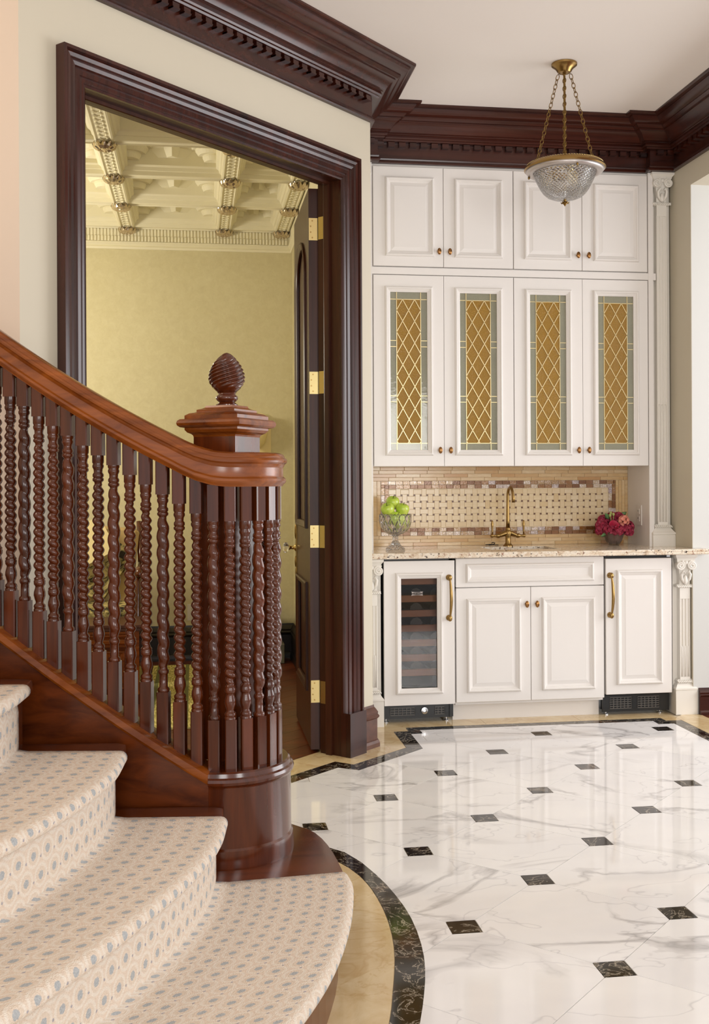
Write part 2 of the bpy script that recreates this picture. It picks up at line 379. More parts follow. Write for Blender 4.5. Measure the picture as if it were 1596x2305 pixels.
def sweep(mb, path, prof, to3d, closed=False, zs=None, caps=True):
    """mitred moulding: PATH in a plane, PROF = (offset to the left of the path, height off the plane)"""
    n = len(path); P = [Vector(p) for p in path]; rings = []
    for i in range(n):
        dirs = []
        if i > 0 or closed: dirs.append((P[i] - P[i - 1]).normalized())
        if i < n - 1 or closed: dirs.append((P[(i + 1) % n] - P[i]).normalized())
        ns = [Vector((-d.y, d.x)) for d in dirs]
        m = ns[0] if len(ns) == 1 else (ns[0] + ns[1]) / max(0.2, 1 + ns[0].dot(ns[1]))
        z = zs[i] if zs else 0.0
        rings.append([to3d(P[i].x + m.x * w, P[i].y + m.y * w, t + z) for w, t in prof])
    if closed: rings.append(rings[0])
    mb.loft(rings, caps and not closed); return mb
XY = lambda z0: (lambda a, b, t: (a, b, z0 + t))

# ------------------------------------------------------------------ frames of reference
R2 = math.sqrt(0.5)
CX, CY = 0.854, 5.234                       # outer corner of the angled door wall
def DW(s, n, z): return (CX + s * R2 + n * R2, CY + s * R2 - n * R2, z)   # s along the wall (to the right), n towards the hall
def UD(u, d, z=None):                        # stair frame: u to the right, d away from the viewer
    p = (u * math.cos(YAW) + d * math.sin(YAW), -u * math.sin(YAW) + d * math.cos(YAW)); return p if z is None else (*p, z)
ZC = 3.30; ZB = 3.035                        # hall ceiling, bottom of the crown
XR = 2.705                                   # right wall of the niche
YF, YU, YB = 5.645, 5.90, 6.19               # lower pilaster face, upper cabinet face, niche back
DOOR_L, DOOR_R, DOOR_H = -1.757, -0.254, 2.70

# ------------------------------------------------------------------ walls and ceilings
def wall(name, mat, fn): m = MB(); fn(m); return tag(m.build(name, mat), kind='structure')
def dwbox(m, s0, s1, n0, n1, z0, z1):
    v = [DW(s, n, z) for z in (z0, z1) for n in (n0, n1) for s in (s0, s1)]
    m.add(v, [(0, 2, 3, 1), (4, 5, 7, 6), (0, 1, 5, 4), (2, 6, 7, 3), (0, 4, 6, 2), (1, 3, 7, 5)])
WL = -2.03
def f_(m):
    dwbox(m, WL, DOOR_L - 0.02, -0.12, 0, 0, ZC); dwbox(m, DOOR_L - 0.02, DOOR_R + 0.02, -0.12, 0, DOOR_H + 0.02, ZC)
    m.prism([DW(DOOR_R + 0.02, 0, 0)[:2], (CX, CY), (CX, CY + 0.15), DW(DOOR_R + 0.02, -0.12, 0)[:2]], 0, ZC)
wall('wall_door', 'wall_cream', f_)
wall('wall_niche_left', 'wall_cream', lambda m: m.box(0.74, CX, CY + 0.12, 6.32, 0, ZC))
wall('wall_niche_back', 'wall_cream', lambda m: m.box(0.72, 2.9, YB + 0.012, 6.32, 0, ZC))
wall('wall_right', 'wall_cream', lambda m: m.box(XR, XR + 0.35, 5.65, 6.2, 0, ZC).box(XR, XR + 0.30, 0.8, 5.65, 2.91, ZC))
wall('wall_side_room', 'wall_white', lambda m: m.box(XR + 0.34, 5.2, 5.65, 5.85, 0, ZC).box(XR + 0.002, XR + 0.36, 5.6495, 5.66, 0, 2.91))
LC = Vector(DW(WL, 0, 0)[:2])
ldir = Vector((-math.cos(math.radians(9)), math.sin(math.radians(0.0)))).normalized()
def f_(m):
    a = LC; b = LC + Vector((-2.6, 0.05)); m.prism([tuple(a), tuple(b), (b.x, b.y + 0.15), (a.x - 0.02, a.y + 0.15)], 0, ZC)
wall('wall_left', 'wall_lamp_tint', f_)
wall('ceiling', 'ceiling', lambda m: m.prism([(-3.4, -1.0), (5.2, -1.0), (5.2, 5.9), (2.9, 6.25), (0.72, 6.25), (0.80, 5.35), DW(WL, -0.06, 0)[:2], (-3.2, 3.9)], ZC, ZC + 0.1))
wall('wall_stair_side', 'wall_cream', lambda m: m.box(-3.3, -3.15, -1.0, 4.0, 0, ZC))
# study shell
SX0, SX1, SY1, SZ = -3.2, 0.715, 7.98, 3.10
wall('wall_study_back', 'wallpaper', lambda m: m.box(SX0, SX1, SY1, SY1 + 0.1, 0, 3.5))
wall('wall_study_right', 'wallpaper', lambda m: m.box(SX1, SX1 + 0.024, 5.275, SY1 + 0.1, 0, 3.5))
wall('wall_study_left', 'wallpaper', lambda m: m.box(SX0 - 0.1, SX0, 3.9, SY1 + 0.1, 0, 3.5))
wall('wall_study_front', 'wallpaper', lambda m: m.box(SX0, LC.x - 0.2, LC.y + 0.22, LC.y + 0.3, 0, 3.5))

# ------------------------------------------------------------------ crown moulding of the hall with dentils
CROWN = [(0, 0), (0.018, 0), (0.022, 0.006), (0.020, 0.014), (0.013, 0.018), (0.015, 0.026), (0.009, 0.030), (0.009, 0.112),
         (0.040, 0.114), (0.044, 0.122), (0.052, 0.124), (0.056, 0.132), (0.053, 0.141), (0.060, 0.144), (0.060, 0.148),
         (0.072, 0.152), (0.080, 0.165), (0.094, 0.182), (0.112, 0.193), (0.118, 0.195), (0.118, 0.200), (0.128, 0.202), (0.136, 0.210), (0.142, 0.214), (0.142, 0.218),
         (0.158, 0.222), (0.172, 0.230), (0.182, 0.241), (0.187, 0.246), (0.187, 0.250), (0.206, 0.252), (0.212, 0.256), (0.212, 0.265), (0, 0.265)]
def crown(name, path, mat='dark_wood_x'):
    m = MB(); sweep(m, path, [(-w, t) for w, t in CROWN], XY(ZB)); return tag(m.build(name, mat, smooth=True, angle=22), kind='structure')
def dentils(parent, path, start=0.03, step=0.0605):
    me = None
    for (a, b) in zip(path[:-1], path[1:]):
        a, b = Vector(a), Vector(b); L = (b - a).length; d = (b - a).normalized(); n = Vector((d.y, -d.x)); k = start
        while k < L - 0.02:
            p = a + d * k; ang = math.atan2(d.y, d.x)
            if me is None:
                mb = MB(); mb.box(-0.018, 0.018, -0.034, -0.006, 0, 0.026).box(-0.018, 0.018, -0.038, -0.006, 0.002, 0.008)
                o = mb.build('dentil', 'dark_wood_x', parent, loc=(p.x, p.y, ZB + 0.086), local=True); me = o.data
            else: o = add_obj('dentil', me, parent, (p.x, p.y, ZB + 0.086))
            o.rotation_euler.z = ang; k += step
dwp = [DW(WL, 0, 0)[:2], (CX, CY), (CX, 5.845)]
cabp = [(CX, 5.845), (0.985, 5.845), (0.985, YU), (2.562, YU), (2.562, 5.845), (XR, 5.845), (XR, 0.9)]
c1 = crown('trim_1', dwp + cabp[1:])
dentils(c1, [DW(-1.42, 0, 0)[:2], DW(0.02, 0, 0)[:2]]); dentils(c1, [(CX + 0.01, 5.845), (0.98, 5.845)]); dentils(c1, [(0.985, YU), (2.562, YU)]); dentils(c1, [(2.575, 5.845), (XR, 5.845)]); dentils(c1, [(XR, 5.80), (XR, 4.9)])
# frieze blocks behind the crown, over the pilasters
m = MB(); m.box(CX, 0.985, 5.845, 6.2, ZB, ZC).box(0.985, 2.562, YU, 6.2, ZB, ZC).box(2.562, XR, 5.845, 6.2, ZB, ZC); tag(m.build('trim_2', 'dark_wood_x'), kind='structure')

# ------------------------------------------------------------------ door casing, jamb, plinth
CAS = [(0, 0), (0, 0.012), (0.006, 0.016), (0.010, 0.014), (0.014, 0.019), (0.024, 0.021), (0.030, 0.018), (0.033, 0.023), (0.048, 0.026), (0.056, 0.023), (0.060, 0.030), (0.072, 0.034), (0.080, 0.030), (0.084, 0.036), (0.096, 0.040), (0.103, 0.036), (0.106, 0.046), (0.118, 0.046), (0.118, 0)]
m = MB()
sweep(m, [(DOOR_L, 0.0), (DOOR_L, DOOR_H), (DOOR_R, DOOR_H), (DOOR_R, 0.0)], CAS, lambda a, b, t: DW(a, t, b))
tag(m.build('trim_3', 'dark_wood', smooth=True, angle=25), kind='structure')
cas = bpy.data.objects['trim_3']
for s0 in (DOOR_R, DOOR_L):
    sg = 1 if s0 == DOOR_R else -1
    m = MB(); dwbox(m, min(s0 - 0.002 * sg, s0 + 0.125 * sg), max(s0 - 0.002 * sg, s0 + 0.125 * sg), 0, 0.055, 0, 0.205); m.build('plinth_block', 'dark_wood', cas)
# jamb lining with stop bead
m = MB()
J = [(0, 0.0), (0, -0.05), (-0.012, -0.05), (-0.014, -0.056), (-0.014, -0.08), (-0.012, -0.085), (0, -0.085), (0, -0.125), (0.02, -0.125), (0.02, 0.0)]
sweep(m, [(DOOR_L, 0.0), (DOOR_L, DOOR_H), (DOOR_R, DOOR_H), (DOOR_R, 0.0)], J, lambda a, b, t: DW(a, t, b))
m.build('jamb', 'door_wood', cas)
# baseboards
BASE = [(0, 0), (0.032, 0), (0.032, 0.02), (0.026, 0.032), (0.020, 0.036), (0.020, 0.135), (0.028, 0.142), (0.030, 0.150), (0.022, 0.158), (0.024, 0.168), (0.014, 0.182), (0.006, 0.190), (0.004, 0.20), (0, 0.20)]
m = MB(); sweep(m, [DW(-0.129, 0, 0)[:2], (CX, CY), (CX, 5.62)], [(-w, t) for w, t in BASE], XY(0)); tag(m.build('baseboard_door', 'base_wood', smooth=True, angle=25), kind='structure')
m = MB(); sweep(m, [DW(WL, 0, 0)[:2], DW(DOOR_L - 0.13, 0, 0)[:2]], [(-w, t) for w, t in BASE], XY(0)); tag(m.build('baseboard_stair', 'base_wood', smooth=True, angle=25), kind='structure')
m = MB(); sweep(m, [(2.736, 5.65), (5.2, 5.65)], [(-w, t * 0.72) for w, t in BASE], XY(0)); tag(m.build('baseboard_right', 'dark_wood_x', smooth=True, angle=25), kind='structure')
m = MB(); sweep(m, [(SX0, SY1), (SX1, SY1), (SX1, 5.95)], [(-w, t * 1.25) for w, t in BASE], XY(0)); tag(m.build('baseboard_study', 'dark_base', smooth=True, angle=25), kind='structure')

# ------------------------------------------------------------------ the hall floor: marble octagons, dark insets, border bands
def clip(subject, convex):
    out = list(subject)
    for i in range(len(convex)):
        a, b = convex[i], convex[(i + 1) % len(convex)]; inp, out = out, []
        side = lambda p: (b[0] - a[0]) * (p[1] - a[1]) - (b[1] - a[1]) * (p[0] - a[0])
        for k in range(len(inp)):
            p, q = inp[k], inp[(k + 1) % len(inp)]; sp, sq = side(p), side(q)
            if sp >= 0: out.append(p)
            if (sp >= 0) != (sq >= 0): t = sp / (sp - sq); out.append((p[0] + t * (q[0] - p[0]), p[1] + t * (q[1] - p[1])))
        if not out: return []
    res = []
    for p in out:
        if not res or math.hypot(p[0] - res[-1][0], p[1] - res[-1][1]) > 1e-4: res.append(p)
    return res
def area(p): return 0.5 * sum(p[i][0] * p[(i + 1) % len(p)][1] - p[(i + 1) % len(p)][0] * p[i][1] for i in range(len(p)))
m = MB(); m.box(-2.6, 2.742, -1.0, 5.95, -0.06, -0.0035)
floor = tag(m.build('floor', 'grout'), kind='structure')
def slab(name, poly, mat, parent, z1=0.0):
    if len(poly) < 3 or abs(area(poly)) < 2e-4: return None
    if area(poly) < 0: poly = poly[::-1]
    c = (sum(p[0] for p in poly) / len(poly), sum(p[1] for p in poly) / len(poly), 0)
    mb = MB(); mb.prism(poly, -0.012, z1); return mb.build(name, mat, parent, loc=c, recalc=False)
# curve around the bottom step: inner (stone/dark band) and outer (dark band/white marble)
def crv(pts, n=40):     # Catmull-Rom through points
    P = [Vector(p) for p in pts]; P = [2 * P[0] - P[1]] + P + [2 * P[-1] - P[-2]]; out = []
    for i in range(1, len(P) - 2):
        k = max(2, n // (len(pts) - 1))
        for j in range(k):
            t = j / k; a, b, c, d = P[i - 1:i + 3]
            out.append(0.5 * ((2 * b) + (c - a) * t + (2 * a - 5 * b + 4 * c - d) * t * t + (3 * b - a - 3 * c + d) * t ** 3))
    out.append(P[-2]); return [tuple(p) for p in out]
CUR_I = crv([(-0.10, 3.86), (0.14, 3.86), (0.33, 3.80), (0.46, 3.69), (0.530, 3.515), (0.554, 3.33), (0.556, 3.14), (0.541, 2.97), (0.518, 2.835), (0.486, 2.69), (0.452, 2.548), (0.36, 2.26), (0.24, 1.98), (0.02, 1.6), (-0.3, 1.2)])
CUR_O = crv([(-0.10, 3.94), (0.16, 3.94), (0.37, 3.875), (0.51, 3.75), (0.580, 3.53), (0.613, 3.336), (0.626, 3.155), (0.618, 2.972), (0.597, 2.822), (0.563, 2.677), (0.523, 2.536), (0.43, 2.23), (0.31, 1.94), (0.085, 1.56), (-0.24, 1.15)])
TREAD_E = crv([(-0.10, 3.60), (0.14, 3.62), (0.25, 3.58), (0.33, 3.49), (0.372, 3.42), (0.398, 3.297), (0.410, 3.156), (0.412, 3.00), (0.388, 2.788), (0.35, 2.626), (0.303, 2.472), (0.253, 2.347), (0.182, 2.202), (0.05, 1.97), (-0.1, 1.75), (-0.4, 1.40)])
# white field outline (inside of the dark border)
DG = [(0.370, 4.614), (0.633, 4.861), (0.719, 4.801), (1.082, 5.141), (1.085, 5.445), (1.147, 5.448), (1.147, 5.525), (2.418, 5.525), (2.416, 5.45), (2.502, 5.45)]
DGO = [(0.375, 4.728), (0.633, 4.970), (0.709, 4.903), (1.007, 5.175), (1.007, 5.51), (1.082, 5.51), (1.085, 5.59), (2.488, 5.59), (2.490, 5.523), (2.576, 5.523)]
back = lambda p, k: (p[0] - k, p[1] - k)
FIELD = [back(DG[0], 1.6)] + DG + [(2.502, 0.6), (0.3, 0.6)] + [p for p in CUR_O[::-1]]
G, X0_, Y0_, Q = 0.3256, 0.4383, 4.0444, 0.044
def octagon(cx, cy, g=0.0012):
    a, q = G - Q - g, Q - g * 0.2; return [(cx + x, cy + y) for x, y in ((a, -q), (a, q), (q, a), (-q, a), (-a, q), (-a, -q), (-q, -a), (q, -a))]
k_ = 0
for i in range(-12, 12):
    for j in range(-12, 16):
        x, y = X0_ + G * (i + j), Y0_ + G * (i - j)
        if not (-1.6 < x < 3.2 and 0.4 < y < 6.2): continue
        p = clip(FIELD, octagon(x + G, y))
        if p: slab('marble_tile', p, 'marble', floor)
        e = Q - 0.0012
        p = clip(FIELD, [(x + e, y - e), (x + e, y + e), (x - e, y + e), (x - e, y - e)])
        if p: slab(*(('inset_tile', p, 'marble_inset') if abs(area(p)) > 0.6 * 4 * e * e else ('marble_tile', p, 'marble')), floor, 0.0002)
def band(inner, outer, name, mat, parts, gap=0.0012):
    # quads between two polylines of equal length, grouped into pieces
    n = len(inner); cuts = [round(n_ * (n - 1) / parts) for n_ in range(parts + 1)]
    for a, b in zip(cuts[:-1], cuts[1:]):
        if b > a:
            poly = inner[a:b + 1] + outer[a:b + 1][::-1]; slab(name, poly, mat, floor)
# straight dark border, one piece per run
full_i = [back(DG[0], 1.6)] + DG + [(2.502, 3.9), (2.502, 2.4), (2.502, 0.6)]; full_o = [back(DGO[0], 1.6)] + DGO + [(2.576, 3.9), (2.576, 2.4), (2.576, 0.6)]
for k in range(len(full_i) - 1):
    a, b, c, d = full_i[k], full_i[k + 1], full_o[k + 1], full_o[k]
    L = math.dist(a, b); n = max(1, round(L / 0.46))
    for q in range(n):
        t0, t1 = q / n, (q + 1) / n - 0.0015
        lp = lambda p, r, t: (p[0] + (r[0] - p[0]) * t, p[1] + (r[1] - p[1]) * t)
        slab('border_tile', [lp(a, b, t0), lp(a, b, t1), lp(d, c, t1), lp(d, c, t0)], 'marble_dark', floor)
def resample(p, n):
    L = [0]
    for a, b in zip(p[:-1], p[1:]): L.append(L[-1] + math.dist(a, b))
    out = []; k = 0
    for i in range(n):
        t = L[-1] * i / (n - 1)
        while k < len(L) - 2 and L[k + 1] < t: k += 1
        u = (t - L[k]) / max(1e-9, L[k + 1] - L[k]); out.append((p[k][0] + (p[k + 1][0] - p[k][0]) * u, p[k][1] + (p[k + 1][1] - p[k][1]) * u))
    return out
ci, co, ct = resample(CUR_I, 85), resample(CUR_O, 85), resample(TREAD_E, 85)
band(ci, co, 'border_tile', 'marble_dark', 9)
ins = lambda p, q, k: [(a[0] + (b[0] - a[0]) * k, a[1] + (b[1] - a[1]) * k) for a, b in zip(p, q)]
band(ins(ct, ci, -0.4), ins(ct, ci, 0.985), 'stone_slab', 'beige', 7)
# beige stone between the dark border and the walls
for poly in ([(2.5785, 5.59), (2.5785, 3.9), (2.742, 3.9), (2.742, 5.75)], [(2.5785, 3.8985), (2.5785, 2.2), (2.742, 2.2), (2.742, 3.8985)], [(2.5785, 2.1985), (2.5785, 0.6), (2.742, 0.6), (2.742, 2.1985)],
             [(1.087, 5.5925), (1.52, 5.5925), (1.52, 5.9), (0.98, 5.9), (0.98, 5.70)], [(1.5215, 5.5925), (2.04, 5.5925), (2.04, 5.9), (1.5215, 5.9)], [(2.0415, 5.5925), (2.488, 5.5925), (2.5785, 5.60), (2.5785, 5.9), (2.0415, 5.9)], [(2.491, 5.5255), (2.577, 5.5255), (2.577, 5.598), (2.4895, 5.59)],
             [(1.0045, 5.5125), (1.0815, 5.5125), (1.0835, 5.592), (0.9785, 5.698), (0.9785, 5.9), (0.86, 5.9), (0.86, 5.5125)],
             [(0.86, 5.5105), (1.0045, 5.5105), (1.0045, 5.177), (0.90, 5.08), (0.76, 5.22), (0.86, 5.32)],
             [(0.899, 5.079), (0.709, 4.906), (0.6345, 4.9725), (0.612, 5.073), (0.76, 5.2185)],
             [(0.6115, 5.072), (0.6335, 4.9735), (0.374, 4.7305), (0.30, 4.66), (0.205, 4.78)], [(0.204, 4.779), (0.299, 4.659), (-0.30, 4.06), (-0.42, 4.16)], [(0.50, 5.08), (0.6115, 5.0735), (0.759, 5.22), (0.66, 5.24)],
             [(0.2035, 4.78), (0.61, 5.072), (0.50, 5.08), (0.12, 4.70)], [(-0.42, 4.1615), (0.12, 4.70), (0.2035, 4.7795)]):
    slab('stone_slab', poly, 'beige', floor)
# wood floors: study and the room to the right
m = MB(); m.prism([DW(WL - 1.2, -0.085, 0)[:2], DW(0.06, -0.085, 0)[:2], (0.76, SY1), (SX0, SY1), (SX0, 3.9)], -0.05, -0.004)
fs = tag(m.build('floor_study', 'gap'), kind='structure')
STUDY = [DW(WL + 0.1, -0.06, 0)[:2], DW(-0.03, -0.06, 0)[:2], (0.715, SY1), (-1.9, SY1), (-1.9, 4.0)]
W_ = 0.12
for k in range(50):          # diagonal boards
    for h in range(6):
        u0 = -1.2 + 1.3 * h + (0.43 * (k % 3)); u1 = u0 + 1.298; w0 = k * W_ - 0.2; w1 = w0 + W_ - 0.0015
        q = [DW(u, -w, 0)[:2] for u, w in ((u0 - 2.2, w0), (u1 - 2.2, w0), (u1 - 2.2, w1), (u0 - 2.2, w1))]
        if area(q) < 0: q = q[::-1]
        p = clip(STUDY, q)
        if p and len(p) > 2 and abs(area(p)) > 0.004: slab('plank', p, 'study_floor', fs, -0.001)
m = MB(); m.box(2.742, 5.2, -1.0, 5.66, -0.05, -0.004)
fr = tag(m.build('floor_side_room', 'gap'), kind='structure')
for k in range(12):
    for h in range(3): slab('plank', [(2.744 + k * 0.1, 2.0 + h * 1.25), (2.842 + k * 0.1, 2.0 + h * 1.25), (2.842 + k * 0.1, 3.248 + h * 1.25 - (0.1 if h == 2 else 0)), (2.744 + k * 0.1, 3.248 + h * 1.25 - (0.1 if h == 2 else 0))], 'study_floor', fr, -0.001)
slab('plank', [(3.944, -1.0), (5.2, -1.0), (5.2, 5.65), (3.944, 5.65)], 'study_floor', fr, -0.002)

# ------------------------------------------------------------------ coffered ceiling of the study
m = MB(); m.box(SX0, SX1 + 0.02, 3.9, SY1, 3.36, 3.5); cs = tag(m.build('ceiling_study', 'study_plaster'), kind='structure')
bx = [-1.155, -0.467, 0.22, 0.635]; by = [7.92, 7.26, 6.60, 5.95]
def prof_beam(h): return [(-0.085, 0.26), (-0.085, 0.06), (-0.070, 0.05), (-0.062, 0.03), (-0.055, 0.028), (-0.050, 0.004), (-0.040, 0.0), (-0.034, 0.008), (0.034, 0.008), (0.040, 0.0), (0.050, 0.004), (0.055, 0.028), (0.062, 0.03), (0.070, 0.05), (0.085, 0.06), (0.085, 0.26)]
for x in bx:
    mb = MB(); sweep(mb, [(x, x + 4.68), (x, SY1)], prof_beam(0), XY(SZ)); mb.build('beam', 'study_plaster', cs)
for y in by:
    mb = MB(); sweep(mb, [(SX0, y), (SX1, y)], [(w * 0.7, t + 0.006) for w, t in prof_beam(0)], XY(SZ)); mb.build('beam', 'study_plaster', cs)
    # bead and dart enrichment on the cross beams
    mb = MB(); x = -1.1
    while x < 0.6:
        for q in range(4): mb.box(x + q * 0.014, x + q * 0.014 + 0.007, y - 0.030, y - 0.02, SZ + 0.010, SZ + 0.022)
        mb.ball((x + 0.085, y - 0.024, SZ + 0.015), 0.016, 0.006, 0.006, 8, 5); x += 0.125
    mb.build('beading', 'study_plaster', cs)
for x in bx:                  # guilloche strip on the beam soffits
    mb = MB(); y = x + 4.72
    while y < 7.86: mb.tube([(x + 0.022 * math.cos(a * PI / 4), y + 0.030 * math.sin(a * PI / 4), SZ + 0.006) for a in range(8)], 0.005, 5, True); y += 0.062
    mb.build('guilloche', 'study_plaster', cs)
def scallop(mb, c, dx, dy, s=1.0):      # stacked curved leaves in the coffer corners
    for q in range(3):
        r0 = (0.175 - 0.045 * q) * s; z1 = 3.33 - 0.005 * q; rings = []
        for z, k in ((z1, 1.0), (z1 - 0.045 - 0.03 * q, 0.94), (z1 - 0.07 - 0.03 * q, 0.80)):
            rings.append([(c[0] + dx * r0 * k * math.cos(a * PI / 16), c[1] + dy * r0 * k * math.sin(a * PI / 16), z) for a in range(9)] + [(c[0], c[1], z)])
        mb.loft(rings)
bxs = bx; bys = by[::-1]
for a in range(len(bxs) - 1):
    for b in range(len(bys) - 1):
        x0, x1, y0, y1 = bxs[a] + 0.085, bxs[a + 1] - 0.085, bys[b] + 0.06, bys[b + 1] - 0.06
        mb = MB()
        sweep(mb, [(x0, y0), (x1, y0), (x1, y1), (x0, y1)], [(0, 3.36), (0, 3.26), (0.03, 3.27), (0.045, 3.30), (0.06, 3.305), (0.06, 3.36)], XY(0), closed=True)
        for (cx_, cy_, dx, dy) in ((x0, y0, 1, 1), (x1, y0, -1, 1), (x0, y1, 1, -1), (x1, y1, -1, -1)): scallop(mb, (cx_, cy_), dx, dy, 1.0 if x1 - x0 > 0.3 else 0.7)
        # pointed lobes at the middle of the long sides
        xm = (x0 + x1) / 2
        for yy, sgn in ((y1, -1), (y0, 1)):
            rings = []
            for z, k in ((3.35, 1.0), (3.27, 0.85), (3.21, 0.5)): rings.append([(xm - 0.16 * k, yy, z), (xm - 0.06 * k, yy + sgn * 0.02 * k, z), (xm, yy + sgn * 0.09 * k, z), (xm + 0.06 * k, yy + sgn * 0.02 * k, z), (xm + 0.16 * k, yy, z)])
            mb.loft(rings)
        mb.build('coffer_moulding', 'study_plaster', cs)
rm = None
for x in bx[1:]:
    for y in by[:4]:
        if rm is None:
            mb = MB()
            for q in range(12):
                a = 2 * PI * q / 12; rings = []
                for rr, z, w in ((0.018, -0.045, 0.008), (0.038, -0.052, 0.013), (0.058, -0.036, 0.014), (0.066, -0.012, 0.008), (0.060, 0.0, 0.004)):
                    rings.append([(rr * math.cos(a) - w * math.sin(a) * t, rr * math.sin(a) + w * math.cos(a) * t, z - (0.006 if t == 0 else 0)) for t in (-1, 0, 1)] + [(rr * math.cos(a), rr * math.sin(a), z + 0.012)])
                mb.loft(rings)
            mb.lathe([(0.0, -0.058), (0.018, -0.052), (0.022, -0.04), (0.03, -0.02), (0.03, 0.008)], n=12)
            mb.v = [(v[0] + x, v[1] + y, v[2] * 0.62 + SZ) for v in mb.v]
            o = mb.build('crystal_rosette', 'crystal', cs, loc=(x, y, SZ)); rm = o.data; tag(o, 'silver crystal flower rosette')
        else: tag(add_obj('crystal_rosette', rm, cs, (x, y, SZ)), 'silver crystal flower rosette')
# fluted frieze under the study ceiling
mb = MB(); mb.box(SX0, SX1, SY1 - 0.02, SY1, 3.0, 3.36); sweep(mb, [(SX0, SY1), (SX1, SY1), (SX1, 5.32)], [(-0.0, 2.965), (-0.012, 2.965), (-0.016, 2.98), (-0.010, 2.99), (-0.022, 3.0), (-0.03, 3.006), (-0.03, 3.015), (0, 3.015)], XY(0)); mb.box(SX1 - 0.02, SX1, 5.33, SY1, 3.0, 3.36)
fz = tag(mb.build('trim_4', 'study_plaster', smooth=True, angle=25), kind='structure')
fm = None; x = -0.95
while x < SX1 - 0.04:
    if fm is None:
        mb = MB(); mb.tube([(x, SY1 - 0.022, 3.018), (x, SY1 - 0.024, 3.055)], 0.009, 6); mb.tube([(x, SY1 - 0.022, 3.058), (x, SY1 - 0.022, 3.105)], 0.0065, 6)
        o = mb.build('flute', 'study_plaster', fz, loc=(x, SY1 - 0.022, 3.06)); fm = o.data
    else: add_obj('flute', fm, fz, (x, SY1 - 0.022, 3.06))
    x += 0.0235

# ------------------------------------------------------------------ the open door leaf
dl = thing('door_1', (0.565, 5.16, 0.012), kind='structure')
LX0, LX1, LY0, LY1, LZ0, LZ1 = 0.542, 0.588, 5.160, 5.905, 0.012, 2.685
def arch_panel(m, y0, y1, z0, z1, x, sgn, arch):
    n = 12; pts = [(y0, z0), (y1, z0)]
    if arch:
        r = (y1 - y0) / 2; pts += [((y0 + y1) / 2 + r * math.cos(a * PI / n), z1 - r * 0.8 + r * 0.8 * math.sin(a * PI / n)) for a in range(n + 1)]
    else: pts += [(y1, z1), (y0, z1)]
    prof = [(0, 0), (0, 0.010), (0.008, 0.014), (0.016, 0.010), (0.024, 0.008), (0.032, 0.002), (0.034, -0.008), (0.034, 0)]
    sweep(m, pts, prof, lambda a, b, t: (x + sgn * t, a, b), closed=True); return m
mb = MB()
for y0, y1 in ((LY0, LY0 + 0.12), (LY1 - 0.12, LY1)): mb.box(LX0, LX1, y0, y1, LZ0, LZ1)
for z0, z1 in ((LZ0, 0.27), (0.80, 1.06), (2.50, LZ1)): mb.box(LX0, LX1, LY0 + 0.12, LY1 - 0.12, z0, z1)
rr = (LY1 - LY0 - 0.24) / 2; ym = (LY0 + LY1) / 2
for sgn in (-1, 1):
    top = [(ym + sgn * rr * math.cos(a * PI / 16), 2.50 - rr * 0.8 + rr * 0.8 * math.sin(a * PI / 16)) for a in range(9)]
    poly = top + [(ym + sgn * rr, 2.50)]
    v = [(LX0, y, z) for y, z in poly] + [(LX1, y, z) for y, z in poly]; n = len(poly)
    mb.add(v, [tuple(range(n)), tuple(range(2 * n - 1, n - 1, -1))] + [(i, (i + 1) % n, n + (i + 1) % n, n + i) for i in range(n)])
mb.build('door_leaf', 'door_wood', dl)
for (z0, z1, ar) in ((0.27, 0.80, False), (1.06, 2.50, True)):
    mb = MB(); mb.box(LX0 + 0.012, LX1 - 0.012, LY0 + 0.10, LY1 - 0.10, z0 - 0.02, z1 + 0.0); pn = mb.build('door_panel', 'door_wood', dl)
    for sgn, x in ((-1, LX0), (1, LX1)):
        mb = MB(); arch_panel(mb, LY0 + 0.12, LY1 - 0.12, z0, z1, x, sgn, ar); mb.build('panel_moulding', 'door_wood', pn, smooth=True, angle=30)
hx, hy = 0.599, 5.148
hm = {}
for hz in (2.491, 1.759, 1.027, 0.289):
    h = add_obj('hinge', None, dl, (hx, hy, hz)); o_ = ORG[h.name]
    for nm, fn, mt in (('hinge_plate', lambda b: b.box(LX0 + 0.001, LX1 + 0.004, LY0 - 0.0025, LY0 + 0.001, hz - 0.053, hz + 0.053), 'brass'),
                       ('hinge_plate', lambda b: dwbox(b, DOOR_R - 0.0025, DOOR_R + 0.001, -0.122, -0.082, hz - 0.053, hz + 0.053), 'brass'),
                       ('hinge_pin', lambda b: b.lathe([(0.0, -0.06), (0.005, -0.058), (0.0062, -0.054), (0.0062, -0.02), (0.0055, -0.019), (0.0055, -0.016), (0.0062, -0.015), (0.0062, 0.016), (0.0055, 0.017), (0.0055, 0.02), (0.0062, 0.021), (0.0062, 0.054), (0.005, 0.058), (0, 0.06)], (hx, hy, hz), 12), 'brass')):
        b = MB(); fn(b); b.build(nm, mt, h)
    for dz, dx in ((0.04, 0.018), (0.014, 0.010), (-0.014, 0.010), (-0.04, 0.018)):
        b = MB(); b.lathe([(0.0, 0), (0.0035, 0), (0.0038, 0.0012), (0, 0.0012)], (LX0 + dx, LY0 - 0.0022, hz + dz), 8, (0, -1, 0)); b.build('screw', 'antique', h)
kb = add_obj('door_knob', None, dl, (LX0, LY1 - 0.065, 0.935))
